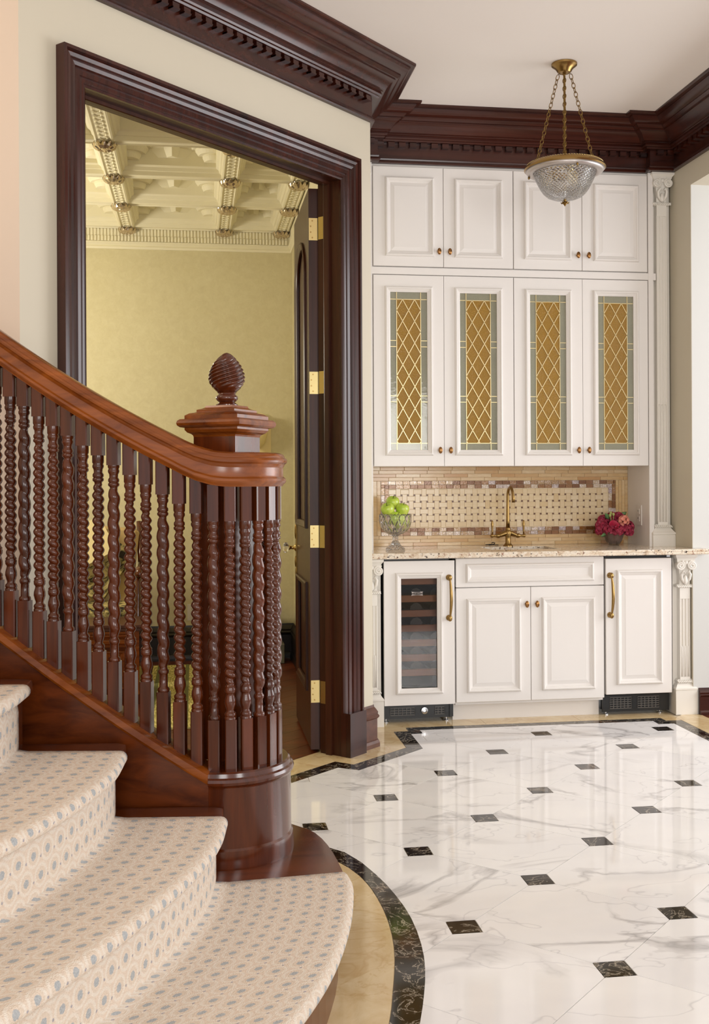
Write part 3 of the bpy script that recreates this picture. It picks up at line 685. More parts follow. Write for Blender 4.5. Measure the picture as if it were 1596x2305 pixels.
b = MB(); b.box(LX0 - 0.005, LX0, LY1 - 0.09, LY1 - 0.04, 0.80, 1.10).ball((LX0 - 0.004, LY1 - 0.065, 1.10), 0.006, 0.028, 0.03).ball((LX0 - 0.004, LY1 - 0.065, 0.80), 0.006, 0.028, 0.03).ball((LX0 - 0.006, LY1 - 0.065, 1.02), 0.006, 0.014, 0.04).ball((LX0 - 0.006, LY1 - 0.065, 0.86), 0.006, 0.014, 0.03); b.build('escutcheon', 'old_brass', kb)
b = MB(); b.lathe([(0.022, 0.0), (0.018, 0.006), (0.010, 0.012), (0.009, 0.03), (0.014, 0.036), (0.012, 0.04)], (LX0 - 0.004, LY1 - 0.065, 0.935), 14, (-1, 0, 0)); b.build('shank', 'brass', kb, smooth=True)
b = MB(); b.lathe([(0.010, 0.038), (0.024, 0.046), (0.029, 0.056), (0.024, 0.068), (0.012, 0.072), (0.0, 0.072)], (LX0 - 0.004, LY1 - 0.065, 0.935), 8, (-1, 0, 0)); b.build('crystal_grip', 'crystal_clear', kb)

# ------------------------------------------------------------------ staircase
RISE = 0.183
T7 = math.radians(7.0); CUX, CUD, RB = -0.396, 3.299, 0.155     # centre of the newel drum, radius of the baluster ring
def rail_xy(s): return UD(-0.415 - s * math.cos(T7), 3.145 + s * math.sin(T7))
def ring_xy(th, r=RB): return UD(CUX + r * math.sin(th), CUD - r * math.cos(th))
def quad(a, b, c):
    def f(s):
        if s < 0: return a
        if s <= 0.65: return a + b * s + c * s * s
        return a + b * 0.65 + c * 0.4225 + (b + 1.3 * c) * (s - 0.65)
    return f
z_tb, z_cap, z_rb = quad(0.604, 0.524, 0.1365), quad(0.4575, 0.56, 0.1365), quad(1.2765, 0.44, 0.21)
TURN = 0.572
NOSE = {1: [(0.424, 3.045), (0.426, 2.958), (0.399, 2.788), (0.361, 2.626), (0.314, 2.472), (0.264, 2.347), (0.193, 2.202), (0.09, 2.03), (-0.05, 1.83), (-0.25, 1.60)],
        2: [(0.086, 3.01), (0.060, 2.817), (-0.003, 2.603), (-0.106, 2.366), (-0.207, 2.163), (-0.335, 1.937), (-0.50, 1.70), (-0.7, 1.45)],
        3: [(-0.186, 3.045), (-0.205, 2.837), (-0.268, 2.60), (-0.365, 2.36), (-0.47, 2.15), (-0.60, 1.92), (-0.78, 1.68), (-1.0, 1.45)],
        4: [(-0.448, 3.085), (-0.470, 2.88), (-0.535, 2.64), (-0.64, 2.40), (-0.76, 2.18), (-0.90, 1.95), (-1.08, 1.72), (-1.3, 1.5)],
        5: [(-0.71, 3.12), (-0.735, 2.92), (-0.80, 2.69), (-0.91, 2.45), (-1.04, 2.22), (-1.2, 2.0), (-1.38, 1.8), (-1.6, 1.6)],
        6: [(-0.98, 3.16), (-1.0, 2.96), (-1.07, 2.74), (-1.18, 2.52), (-1.32, 2.3), (-1.48, 2.1), (-1.66, 1.9), (-1.9, 1.7)]}
NC = {k: resample(crv(v, 60), 61) for k, v in NOSE.items()}
stair = thing('staircase', (0.09, 3.32, 0), 'dark mahogany staircase with rounded bottom step and panelled side skirt', 'staircase')
def outward(c, i):
    a, b = Vector(c[max(0, i - 1)]), Vector(c[min(len(c) - 1, i + 1)]); d = (b - a).normalized(); return Vector((-d.y, d.x))
for k in range(1, 6):
    if k == 1:
        out = [p for p in TREAD_E]
        poly = out + [(-1.2, 1.5), (-1.2, 3.6)]
        inner = [tuple(Vector(p) - 0.028 * outward(out, i)) for i, p in enumerate(out)] + [(-1.15, 1.55), (-1.15, 3.55)]
    else:
        c = NC[k]; c = [(c[0][0] + 0.004, c[0][1] + 0.10)] + c
        out = [tuple(Vector(p) - 0.014 * outward(c, i)) for i, p in enumerate(c)]; end = (-2.2, c[-1][1]); st = (-2.2, c[0][1] + 0.25)
        out[0] = (out[0][0], out[0][1]); poly = out + [end, st, (out[0][0] - 0.02, out[0][1] + 0.02)]
        inner = [tuple(Vector(p) - 0.042 * outward(c, i)) for i, p in enumerate(c)] + [end, st]
    if area(poly) < 0: poly = poly[::-1]; inner = inner[::-1]
    mb = MB(); n = len(poly); z = RISE * k
    cen = Vector((sum(p[0] for p in poly) / n, sum(p[1] for p in poly) / n))
    sh = lambda d: [tuple(Vector(p) + (cen - Vector(p)).normalized() * d) for p in poly]
    mb.loft([[(x, y, zz) for x, y in sh(dd)] for zz, dd in ((z - 0.034, 0.008), (z - 0.030, 0.0), (z - 0.008, 0.0), (z - 0.002, 0.004), (z, 0.010))])
    mb.build('tread', 'string_wood', stair, smooth=True, angle=30)
    mb = MB(); mb.prism(inner, RISE * (k - 1) + (0 if k > 1 else 0.0), z - 0.03); mb.build('riser', 'string_wood', stair)
# closed string (skirt) with moulded cap, running into the newel drum
S = [i * 0.05 for i in range(0, 33)]
mb = MB(); rings = []
for s in S:
    p = Vector(rail_xy(s)); nrm = Vector(UD(math.sin(T7), math.cos(T7))); nrm.normalize()
    a, b = p - nrm * 0.045, p + nrm * 0.045; zt = z_cap(s) - 0.012; zb = max(0.0, zt - 0.75)
    rings.append([(a.x, a.y, zb), (a.x, a.y, zt), (b.x, b.y, zt), (b.x, b.y, zb)])
mb.loft(rings); mb.build('string_board', 'string_wood', stair)
CAPP = [(-0.052, -0.030), (-0.055, -0.022), (-0.052, -0.016), (-0.050, -0.014), (-0.054, -0.008), (-0.053, -0.002), (-0.046, 0.0), (0.046, 0.0), (0.053, -0.002), (0.055, -0.022), (0.052, -0.030)]
mb = MB(); sweep(mb, [rail_xy(s) for s in S], CAPP, XY(0), zs=[z_cap(s) for s in S]); mb.build('string_cap', 'stair_wood', stair, smooth=True, angle=30)
# step-shaped skirt ends against the string
dc = UD(CUX, CUD)
DRUM = [(0.206, RISE), (0.207, 0.19), (0.204, 0.236), (0.199, 0.242), (0.198, 0.412), (0.200, 0.418), (0.206, 0.424), (0.208, 0.432), (0.205, 0.440), (0.199, 0.444), (0.196, 0.455), (0.190, 0.459)]
mb = MB(); mb.loft([[(*ring_xy(math.radians(-7 + 194 * i / 40), r), z) for i in range(41)] for r, z in DRUM])
mb.build('newel_drum', 'newel_wood', stair, smooth=True, angle=30)
mb = MB(); mb.loft([[(*ring_xy(math.radians(-7), 0.197), z), (*ring_xy(math.radians(187), 0.197), z), (*Vector(ring_xy(math.radians(187), 0.197)).lerp(Vector(rail_xy(0.32)), 0.5), z), (*rail_xy(0.001), z)] for z in (RISE, 0.44)]); mb.build('drum_back', 'newel_wood', stair)

# carpet runner
def runner():
    vs, fs, uvs = [], [], []; prof_rows = []
    NV = len(NC[1]); acc = [0.0] * NV; rows = []
    def row(pts):
        rows.append(pts)
    for k in range(1, 6):
        c, c2 = NC[k], NC[k + 1]; z = RISE * k + 0.005
        o1 = [outward(c, i) for i in range(NV)]; o2 = [outward(c2, i) for i in range(NV)]
        if k > 1:
            for zz in (RISE * (k - 1) + 0.02, RISE * (k - 1) + 0.08, z - 0.075, z - 0.05): row([(*(Vector(c[i]) - o1[i] * (0.033 + (0.004 if zz > z - 0.06 else 0))), zz) for i in range(NV)])
        else: row([(*(Vector(c[i]) - o1[i] * 0.022), z - 0.046) for i in range(NV)])
        for a in range(0, 9):
            t = -PI / 2 - 0.5 + (PI + 0.5) * a / 8; r = 0.019
            row([(*(Vector(c[i]) - o1[i] * (r - r * math.cos(t))), z - r + r * math.sin(t)) for i in range(NV)])
        for t in (0.15, 0.35, 0.55, 0.75, 0.9, 1.0):
            A = [Vector(c[i]) - o1[i] * 0.019 for i in range(NV)]; B = [Vector(c2[i]) - o2[i] * 0.034 for i in range(NV)]
            row([(*(A[i] + (B[i] - A[i]) * t), z + (0.004 if t == 1.0 else 0)) for i in range(NV)])
    ul = [0.0]
    for i in range(1, NV): ul.append(ul[-1] + math.dist(NC[2][i], NC[2][i - 1]))
    vv = [0.0]
    for j in range(1, len(rows)):
        vv.append(vv[-1] + sum(math.dist(rows[j][i], rows[j - 1][i]) for i in range(0, NV, 10)) / len(range(0, NV, 10)))
    me = bpy.data.meshes.new('stair_runner'); nR = len(rows)
    me.from_pydata([p for r in rows for p in r], [], [(j * NV + i, j * NV + i + 1, (j + 1) * NV + i + 1, (j + 1) * NV + i) for j in range(nR - 1) for i in range(NV - 1)])
    uvl = me.uv_layers.new(name='UVMap')
    for lp in me.loops: j, i = divmod(lp.vertex_index, NV); uvl.data[lp.index].uv = (ul[i], vv[j])
    me.materials.append(M['carpet']); me.polygons.foreach_set('use_smooth', [True] * len(me.polygons))
    bm = bmesh.new(); bm.from_mesh(me); bm.normal_update()
    up = [f for f in bm.faces if abs(f.normal.z) > 0.9]
    if sum(f.normal.z for f in up) < 0: bmesh.ops.reverse_faces(bm, faces=bm.faces)
    bm.to_mesh(me); bm.free()
    o = add_obj('stair_runner', me); so = o.modifiers.new('thickness', 'SOLIDIFY'); so.thickness = 0.010; so.offset = -1
    return tag(o, 'beige carpet runner with blue-grey flower motifs covering the stair treads', 'carpet')
runner()

# ------------------------------------------------------------------ balustrade: newel, handrail, turned balusters
bal = thing('balustrade', (dc[0], dc[1], 0.459), 'mahogany stair balustrade with twisted balusters and egg finial newel', 'balustrade')
RAIL = [(-0.022, 0), (0.022, 0), (0.025, 0.005), (0.031, 0.010), (0.034, 0.016), (0.032, 0.023), (0.026, 0.028), (0.0245, 0.032), (0.0245, 0.056), (0.028, 0.061), (0.030, 0.066), (0.036, 0.071), (0.037, 0.077), (0.034, 0.083), (0.030, 0.085), (0.029, 0.089), (0.024, 0.096), (0.012, 0.1005)]
RAIL = RAIL + [(-w, t) for w, t in RAIL[::-1][:-2]]
ss = [1.6 - 0.04 * i for i in range(0, 40)]
path = [rail_xy(s) for s in ss] + [ring_xy(math.radians(a)) for a in range(-5, 206, 6)]
ease = lambda s: z_rb(s) if s > 0.10 else 1.2755 + (z_rb(0.10) - 1.2755) * max(0.0, (s + 0.06) / 0.16) ** 2
zz = [ease(s) for s in ss] + [ease(-0.155 * math.radians(a + 7)) for a in range(-5, 206, 6)]
mb = MB(); sweep(mb, path, RAIL, XY(0), zs=zz); mb.build('handrail', 'stair_wood', bal, smooth=True, angle=28)
# newel post (turned 25 degrees to the view)
NA = math.radians(-25) - YAW
nc = UD(-0.387, 3.31)
def NP(x, y, z): return (nc[0] + x * math.cos(NA) - y * math.sin(NA), nc[1] + x * math.sin(NA) + y * math.cos(NA), z)
nw = add_obj('newel_post', None, bal, (nc[0], nc[1], 0.459))
def sq_loft(mb, prof): mb.loft([[NP(sx * r, sy * r, z) for sx, sy in ((-1, -1), (1, -1), (1, 1), (-1, 1))] for r, z in prof]); return mb
mb = MB(); sq_loft(mb, [(0.0725, 0.459), (0.0725, 1.445)]); mb.build('post', 'newel_wood', nw)
mb = MB(); sq_loft(mb, [(0.0725, 1.425), (0.074, 1.430), (0.078, 1.434), (0.086, 1.438), (0.092, 1.446), (0.092, 1.452), (0.102, 1.454), (0.108, 1.459), (0.110, 1.466), (0.108, 1.473), (0.102, 1.478), (0.092, 1.479), (0.092, 1.489), (0.082, 1.496), (0.070, 1.499), (0.066, 1.501), (0.066, 1.507), (0.054, 1.511), (0.048, 1.514), (0.046, 1.520), (0.02, 1.521)])
mb.build('newel_cap', 'stair_wood', nw)
mb = MB(); mb.lathe([(0.034, 1.520), (0.034, 1.524), (0.028, 1.528), (0.024, 1.532), (0.030, 1.536), (0.034, 1.542), (0.033, 1.549), (0.027, 1.554), (0.026, 1.558), (0.03, 1.562)], (*nc, 0), 28); mb.build('neck_ring', 'newel_wood', nw, smooth=True, angle=50)
mb = MB(); rings = []; egg = [(0.0, 0.024), (0.04, 0.032), (0.12, 0.042), (0.22, 0.049), (0.34, 0.052), (0.46, 0.051), (0.58, 0.047), (0.7, 0.040), (0.82, 0.030), (0.91, 0.021), (0.97, 0.012), (1.0, 0.003)]
NS = 90
def egg_r(t):
    for (a, ra), (b, rb_) in zip(egg[:-1], egg[1:]):
        if t <= b: return ra + (rb_ - ra) * (t - a) / (b - a)
for q in range(61):
    t = q / 60; r = egg_r(t); tw = -t * 1.42; amp = 0.2 * max(0, min(1, (t - 0.1) * 6)) * max(0, min(1, (0.97 - t) * 5))
    rings.append([(nc[0] + r * (1 + amp * (abs(math.cos(4.5 * (2 * PI * i / NS) + 22.5 * tw)) - 0.6)) * math.cos(2 * PI * i / NS), nc[1] + r * (1 + amp * (abs(math.cos(4.5 * (2 * PI * i / NS) + 22.5 * tw)) - 0.6)) * math.sin(2 * PI * i / NS), 1.560 + 0.122 * t) for i in range(NS)])
mb.loft(rings); mb.build('finial', 'newel_wood', nw, smooth=True)

def turned(kind):
    mb = MB(); NSEG = 20; rings = []
    def plain_(r, z): rings.append([(r * math.cos(2 * PI * i / NSEG), r * math.sin(2 * PI * i / NSEG), z) for i in range(NSEG)])
    if kind == 'fat':
        for r, z in ((0.0165, 0.0), (0.0175, 0.004), (0.0165, 0.010), (0.0125, 0.013), (0.0120, 0.048), (0.0135, 0.051), (0.0155, 0.055), (0.0155, 0.061), (0.012, 0.065), (0.011, 0.069)): plain_(r, z)
        z0, z1, pitch, R, st = 0.072, 0.502, 0.0475, 0.0185, 1
    else:
        for r, z in ((0.0175, 0.0), (0.0175, 0.006), (0.0155, 0.008), (0.0175, 0.012), (0.0165, 0.018), (0.012, 0.022), (0.0115, 0.027), (0.014, 0.034), (0.0172, 0.046), (0.0165, 0.056), (0.013, 0.068), (0.0125, 0.073), (0.0150, 0.076), (0.0165, 0.079), (0.0170, 0.088), (0.0150, 0.091), (0.0165, 0.095), (0.013, 0.099)): plain_(r, z)
        z0, z1, pitch, R, st = 0.102, 0.488, 0.0247, 0.0178, 1
    steps = int((z1 - z0) / pitch * 13)
    for q in range(steps + 1):
        z = z0 + (z1 - z0) * q / steps; ph = 2 * PI * z / pitch; e = min(1.0, (z - z0) / 0.022, (z1 - z) / 0.022)
        ring = []
        for i in range(NSEG):
            a = 2 * PI * i / NSEG + ph
            if st == 1: w = (0.71 + 0.29 * math.sqrt(math.cos(a / 2) ** 2 + 0.004)) if kind == 'fat' else (0.58 + 0.40 * math.sqrt(math.cos(a / 2) ** 2 + 0.03))
            else: w = 0.63 + 0.37 * math.sqrt(math.cos(a) ** 2 + 0.02)
            r = R * (w * (0.72 + 0.28 * max(0, e)) if e < 1 else w); ring.append((r * math.cos(2 * PI * i / NSEG), r * math.sin(2 * PI * i / NSEG), z))
        rings.append(ring)
    top = ((0.0105, 0.0), (0.012, 0.004), (0.0160, 0.007), (0.0165, 0.013), (0.0135, 0.016), (0.0160, 0.020), (0.0160, 0.026), (0.0125, 0.031), (0.0130, 0.040), (0.0165, 0.047), (0.0165, 0.052), (0.0145, 0.056), (0.0170, 0.061), (0.0170, TURN - z1 - 0.003))
    for r, z in top: plain_(r, z1 + 0.003 + min(z, TURN - z1 - 0.003))
    mb.loft(rings); return mb
TM = {}
def baluster(xy, rz, zcap, ztb, zrb, slope, fat):
    b = add_obj('baluster', None, bal, (xy[0], xy[1], zcap)); b.rotation_euler.z = rz
    kind = 'fat' if fat else 'tight'; ztt = ztb + TURN
    if kind not in TM:
        o = turned(kind).build('twisted_shaft', 'stair_wood_v', b, loc=(xy[0], xy[1], ztb), smooth=True, angle=60, local=True); TM[kind] = o.data
    else: o = add_obj('twisted_shaft', TM[kind], b, (xy[0], xy[1], ztb))
    o.location = (0, 0, ztb - zcap)
    w = 0.0172
    for z0, z1, s0, s1 in ((zcap - 0.004 - zcap, ztb - zcap, slope, 0), (ztt - zcap, zrb + 0.006 - zcap, 0, slope)):
        m_ = MB(); c = 0.003
        rings = []
        for z, sl, ww in ((z0, s0, w), (z0 + 0.003, s0, w), (z1 - 0.003, s1, w), (z1, s1, w)):
            rings.append([(x, y, z - sl * x) for x, y in ((-ww + c, -ww), (ww - c, -ww), (ww, -ww + c), (ww, ww - c), (ww - c, ww), (-ww + c, ww), (-ww, ww - c), (-ww, -ww + c))])
        m_.loft(rings); o = m_.build('square_block', 'stair_wood_v', b, local=True); o.location = (0, 0, 0)
PXB = [-8, 24, 55, 88, 120, 153, 187, 221, 256, 292, 328, 366, 403, 442]
drail = Vector(rail_xy(0)) - Vector(rail_xy(1)); RA = math.atan2(drail.y, drail.x)
for k, px in enumerate(PXB):
    kk = (px - 798) / 2450; s = (-0.415 - 3.145 * kk) / (math.cos(T7) + math.sin(T7) * kk)
    sl = (z_cap(s + 0.01) - z_cap(s - 0.01)) / 0.02
    baluster(rail_xy(s), RA, z_cap(s), z_tb(s), ease(s), sl, px in (-40, 55, 153, 256, 366))
for k, a in enumerate((-4.5, 12.5, 29.5, 46.5, 63.5, 80.5, 97.5, 114.5, 131.5, 148.5, 165.5, 182.5)):
    baluster(ring_xy(math.radians(a)), RA + math.radians(a + 7), 0.459, 0.604, 1.2755, 0.0, k % 3 == 0)

# ------------------------------------------------------------------ bar cabinetry
MOULD = [(0, 0), (0.001, 0.008), (0.005, 0.014), (0.010, 0.016), (0.014, 0.014), (0.018, 0.008), (0.021, 0.008), (0.022, 0.006), (0.028, 0.002), (0.031, 0.0005), (0.031, 0)]
def rect(x0, x1, z0, z1): return [(x0, z0), (x1, z0), (x1, z1), (x0, z1)]
def face(y): return lambda a, b, t: (a, y - t, b)
def knob(parent, x, y, z, mat='knob'):
    b = MB(); b.lathe([(0.0, 0), (0.007, 0), (0.006, 0.004), (0.004, 0.008), (0.004, 0.014), (0.008, 0.017)], (x, y, z), 14, (0, -1, 0)); b.ball((x, y - 0.020, z), 0.0115, 0.007, 0.0185, 16, 10)
    return tag(b.build('knob', mat, parent, loc=(x, y, z), smooth=True), 'oval copper-toned knob')
def raised_door(parent, x0, x1, z0, z1, px0, px1, pz0, pz1, y, th=0.022):
    d = add_obj('door', None, parent, ((x0 + x1) / 2, y, z0))
    b = MB(); b.bbox(x0, x1, y, y + th, z0, z1, 0.002); b.build('door_slab', 'cab', d)
    b = MB(); sweep(b, rect(px0, px1, pz0, pz1), MOULD, face(y), closed=True); b.build('panel_moulding', 'cab', d, smooth=True, angle=25)
    b = MB(); i0, i1 = 0.031, 0.050
    b.loft([[face(y)(a, c, t) for a, c in rect(px0 + k, px1 - k, pz0 + k, pz1 - k)] for k, t in ((i0, 0.0), (i0 + 0.002, 0.0008), (i1, 0.006), (i1 + 0.001, 0.007))]); b.build('raised_panel', 'cab', d)
    return d
def bars(b, segs, y, w):
    for (p, q) in segs:
        p, q = Vector(p), Vector(q); d = (q - p).normalized(); L = (q - p).length / 2; c = (p + q) / 2
        b.obox((c.x, y, c.y), (d.x, 0, d.y), (0, 1, 0), (-d.y, 0, d.x), L, 0.0028, w)
def glass_door(parent, x0, x1, z0, z1, gx0, gx1, gz0, gz1, y, th=0.022):
    d = add_obj('door', None, parent, ((x0 + x1) / 2, y, z0))
    b = MB(); b.box(x0, gx0, y, y + th, z0, z1).box(gx1, x1, y, y + th, z0, z1).box(gx0, gx1, y, y + th, z0, gz0).box(gx0, gx1, y, y + th, gz1, z1); b.build('door_frame', 'cab', d)
    b = MB(); sweep(b, rect(gx0 - 0.031, gx1 + 0.031, gz0 - 0.031, gz1 + 0.031), MOULD, face(y), closed=True); b.build('panel_moulding', 'cab', d, smooth=True, angle=25)
    yg = y + 0.008; w = gx1 - gx0; sd, tp = 0.036, 0.039
    ax0, ax1, az0, az1 = gx0 + sd, gx1 - sd, gz0 + tp - 0.002, gz1 - tp
    A, B = (ax1 - ax0) / 4, (az1 - az0) / 13.2
    def pane(poly, mat):
        if len(poly) < 3 or abs(area(poly)) < 1.5e-5: return
        if area(poly) < 0: poly = poly[::-1]
        c = Vector((sum(p[0] for p in poly) / len(poly), sum(p[1] for p in poly) / len(poly)))
        q = [c + (Vector(p) - c) * 0.985 for p in poly]; n = len(q)
        m_ = MB(); v = [(p.x, yg, p.y) for p in q] + [(p.x, yg + 0.004, p.y) for p in q]
        m_.add(v, [tuple(range(n)), tuple(range(2 * n - 1, n - 1, -1))] + [((i + 1) % n, i, n + i, n + (i + 1) % n) for i in range(n)])
        m_.build('pane', mat, d, loc=(c.x, yg, c.y), recalc=True)
    R = [(ax0, az0), (ax1, az0), (ax1, az1), (ax0, az1)]
    for j in range(0, 16):
        for i in range(0, 5):
            if (i + j) % 2: continue
            cx_, cz_ = ax0 + i * A, az1 - j * B
            pane(clip([(cx_ - A, cz_), (cx_, cz_ - B), (cx_ + A, cz_), (cx_, cz_ + B)], R), 'amber')
    zc = [gz0, az0, gz0 + (gz1 - gz0) * 0.305, gz0 + (gz1 - gz0) * 0.343, gz0 + (gz1 - gz0) * 0.655, gz0 + (gz1 - gz0) * 0.693, az1, gz1]
    for a, c in ((gx0, ax0), (ax1, gx1)):
        for z_, zz_ in zip(zc[:-1], zc[1:]): pane([(a, z_), (c, z_), (c, zz_), (a, zz_)], 'clear_bevel')
    pane([(ax0, gz0), (ax1, gz0), (ax1, az0), (ax0, az0)], 'clear_bevel'); pane([(ax0, az1), (ax1, az1), (ax1, gz1), (ax0, gz1)], 'clear_bevel')
    segs = [((ax0, gz0), (ax0, gz1)), ((ax1, gz0), (ax1, gz1)), ((gx0, az0), (gx1, az0)), ((gx0, az1), (gx1, az1))]
    for z_ in zc[2:6]: segs += [((gx0, z_), (ax0, z_)), ((ax1, z_), (gx1, z_))]
    H_ = az1 - az0; sl = B / A
    def line(x, sgn):                        # diagonal through (x, az1), clipped to the amber field
        pts = []
        for t in range(0, 400):
            xx, zz_ = x + sgn * t * A / 20, az1 - t * B / 20
            if ax0 - 1e-6 <= xx <= ax1 + 1e-6 and zz_ >= az0 - 1e-6: pts.append((xx, zz_))
        if len(pts) > 1: segs.append((pts[0], pts[-1]))
    for i in range(-16, 22):
        if i % 2: line(ax0 + i * A, 1); line(ax0 + i * A, -1)
    b = MB(); bars(b, segs, yg - 0.0005, 0.0017); b.build('came_lattice', 'came', d)
    return d
DX = [0.972, 1.3665, 1.7665, 2.1655, 2.553]; YD = 5.878
UPP = [(1.039, 1.314), (1.428, 1.702), (1.826, 2.102), (2.232, 2.499)]
GLS = [(1.066, 1.273), (1.458, 1.669), (1.860, 2.070), (2.258, 2.467)]
for u in (0, 1):
    side = 'left, beside the door wall' if u == 0 else 'right, beside the fluted pilaster'
    cab = thing('wall_cabinet', ((DX[2 * u] + DX[2 * u + 2]) / 2, YU, 1.37), 'white wall cabinet with amber leaded glass doors, on the ' + side, 'cabinet', 'wall cabinets over the bar')
    xa, xb = DX[2 * u] - (0.008 if u == 0 else 0), DX[2 * u + 2] + (0.009 if u else 0)
    b = MB(); b.box(xa, xa + 0.018, YU, YB, 1.37, 3.034).box(xb - 0.018, xb, YU, YB, 1.37, 3.034).box(xa + 0.018, xb - 0.018, YU, YB - 0.02, 1.37, 1.39).box(xa + 0.018, xb - 0.018, YU, YB - 0.02, 2.42, 2.468).box(xa + 0.018, xb - 0.018, YU, YB - 0.02, 3.016, 3.034).box(xa + 0.018, xb - 0.018, YB - 0.02, YB, 1.37, 3.034).box(xa + 0.018, xb - 0.018, YU + 0.002, YU + 0.02, 2.468, 3.016)
    b.build('carcass', 'cab', cab)
    b = MB(); b.box(xa - (0.03 if u == 0 else 0), xb + (0.04 if u else 0), YD, YU, 2.425, 2.463); b.build('rail', 'cab', cab)
    for zs in (1.725, 2.075):
        b = MB(); b.box(xa + 0.02, xb - 0.02, YU + 0.03, YB - 0.03, zs, zs + 0.010); b.build('glass_shelf', 'shelf_glass', cab)
    for k in (0, 1):
        i = 2 * u + k; x0, x1 = DX[i] + 0.0012, DX[i + 1] - 0.0012 - (0.002 if i == 1 else 0)
        d = raised_door(cab, x0, x1, 2.470, 3.017, UPP[i][0], UPP[i][1], 2.524, 2.960, YD); knob(d, (1.339, 1.399, 2.137, 2.199)[i], YD, 2.553)
        d = glass_door(cab, x0, x1, 1.371, 2.420, *GLS[i], 1.460, 2.328, YD); knob(d, (1.340, 1.399, 2.136, 2.196)[i], YD, 1.458)
# side panels of the niche between counter and wall cabinets
m = MB(); m.box(2.556, 2.585, 5.875, YB, 0.912, 3.034); tag(m.build('trim_5', 'cab'), kind='structure')
m = MB(); m.box(0.945, 0.966, 5.875, YB, 0.912, 3.034); tag(m.build('trim_6', 'cab'), kind='structure')

# base units
YDB = 5.66
sc_ = thing('sink_cabinet', (1.787, 5.70, 0), 'white sink base cabinet with false drawer and two doors below the faucet', 'cabinet')
b = MB(); b.box(1.374, 2.199, 5.684, 6.18, 0.09, 0.70).box(1.374, 1.392, 5.684, 6.18, 0.70, 0.878).box(2.182, 2.2, 5.684, 6.18, 0.70, 0.878).box(1.374, 2.2, 5.684, 5.70, 0.70, 0.878).box(1.37, 2.195, 5.735, 5.75, 0.0, 0.09); b.build('carcass', 'cab', sc_)
b = MB(); b.bbox(1.375, 2.199, YDB, YDB + 0.022, 0.720, 0.874, 0.002); dr = b.build('drawer_front', 'cab', sc_)
b = MB(); sweep(b, rect(1.428, 2.142, 0.744, 0.845), MOULD, face(YDB), closed=True); b.build('panel_moulding', 'cab', dr, smooth=True, angle=25)
for x0, x1, a, c in ((1.3755, 1.7855, 1.432, 1.731), (1.788, 2.199, 1.847, 2.147)):
    d = raised_door(sc_, x0, x1, 0.106, 0.716, a, c, 0.157, 0.659, YDB); knob(d, 1.761 if x0 < 1.5 else 1.818, YDB, 0.625)

def pull(parent, x, y, z0, z1):
    h = add_obj('handle', None, parent, (x, y, z0))
    b = MB()
    for z in (z0, z1): b.lathe([(0.0, 0), (0.016, 0), (0.015, 0.004), (0.009, 0.008), (0.008, 0.024), (0.0, 0.028)], (x, y, z), 16, (0, -1, 0)); b.ball((x, y - 0.026, z), 0.0125, 0.010, 0.017)
    b.build('rosette', 'antique', h, smooth=True, angle=40)
    n = 16; pts = [(x + 0.004 * math.sin(PI * i / n), y - 0.026 - 0.014 * math.sin(PI * i / n), z0 + (z1 - z0) * i / n) for i in range(n + 1)]
    b = MB(); b.tube(pts, [0.0035 + 0.0052 * math.sin(PI * i / n) ** 0.7 for i in range(n + 1)], 10); b.build('grip', 'antique', h, smooth=True)
    return tag(h, 'slender bronze bar pull')
def grille(parent, x0, x1, z0, z1, y, spans, rows):
    b = MB(); b.box(x0, x1, y + 0.006, y + 0.02, z0, z1)
    xs = [x0] + [v for a in spans for v in a[:2]] + [x1]
    b.box(x0, x1, y, y + 0.008, z0, z0 + 0.018).box(x0, x1, y, y + 0.008, z1 - 0.012, z1)
    for k in range(0, len(xs), 2): b.box(xs[k], xs[k + 1], y, y + 0.008, z0 + 0.018, z1 - 0.012)
    b.build('grille_panel', 'black', parent)
    for a, c, n in spans:
        for i in range(n + 1): q = MB(); xx = a + (c - a) * i / n; q.box(xx - 0.0022, xx + 0.0022, y, y + 0.006, z0 + 0.018, z1 - 0.012); q.build('grille_bar', 'grille', parent)
        for r in range(rows + 1): q = MB(); zz_ = z0 + 0.018 + (z1 - z0 - 0.03) * r / rows; q.box(a, c, y - 0.001, y + 0.005, zz_ - 0.0022, zz_ + 0.0022); q.build('grille_bar', 'grille', parent)
def foot(parent, x, y):
    b = MB(); b.lathe([(0.0, 0.001), (0.017, 0.001), (0.017, 0.005), (0.005, 0.007), (0.005, 0.03), (0, 0.03)], (x, y, 0), 14); b.build('levelling_foot', 'steel', parent)
# wine cooler
wc = thing('wine_cooler', (1.172, 5.72, 0), 'white framed wine cooler with tinted glass door and wooden racks', 'wine cooler')
WX0, WX1 = 0.984, 1.364; yw = 5.648
b = MB(); b.box(WX0, WX0 + 0.02, 5.69, 6.18, 0.028, 0.874).box(WX1 - 0.02, WX1, 5.69, 6.18, 0.028, 0.874).box(WX0, WX1, 6.12, 6.18, 0.028, 0.874).box(WX0, WX1, 5.69, 6.18, 0.85, 0.876).box(WX0, WX1, 5.71, 6.18, 0.028, 0.12).box(WX0 + 0.001, WX1 - 0.03, 5.672, 5.69, 0.866, 0.879); b.build('cabinet_body', 'black', wc)
d = add_obj('door', None, wc, (1.172, yw, 0.105))
gx0, gx1, gz0, gz1 = 1.074, 1.270, 0.192, 0.774
b = MB(); b.box(WX0, gx0, yw, yw + 0.024, 0.104, 0.866).box(gx1, WX1, yw, yw + 0.024, 0.104, 0.866).box(gx0, gx1, yw, yw + 0.024, 0.104, gz0).box(gx0, gx1, yw, yw + 0.024, gz1, 0.866); b.build('door_frame', 'cab', d)
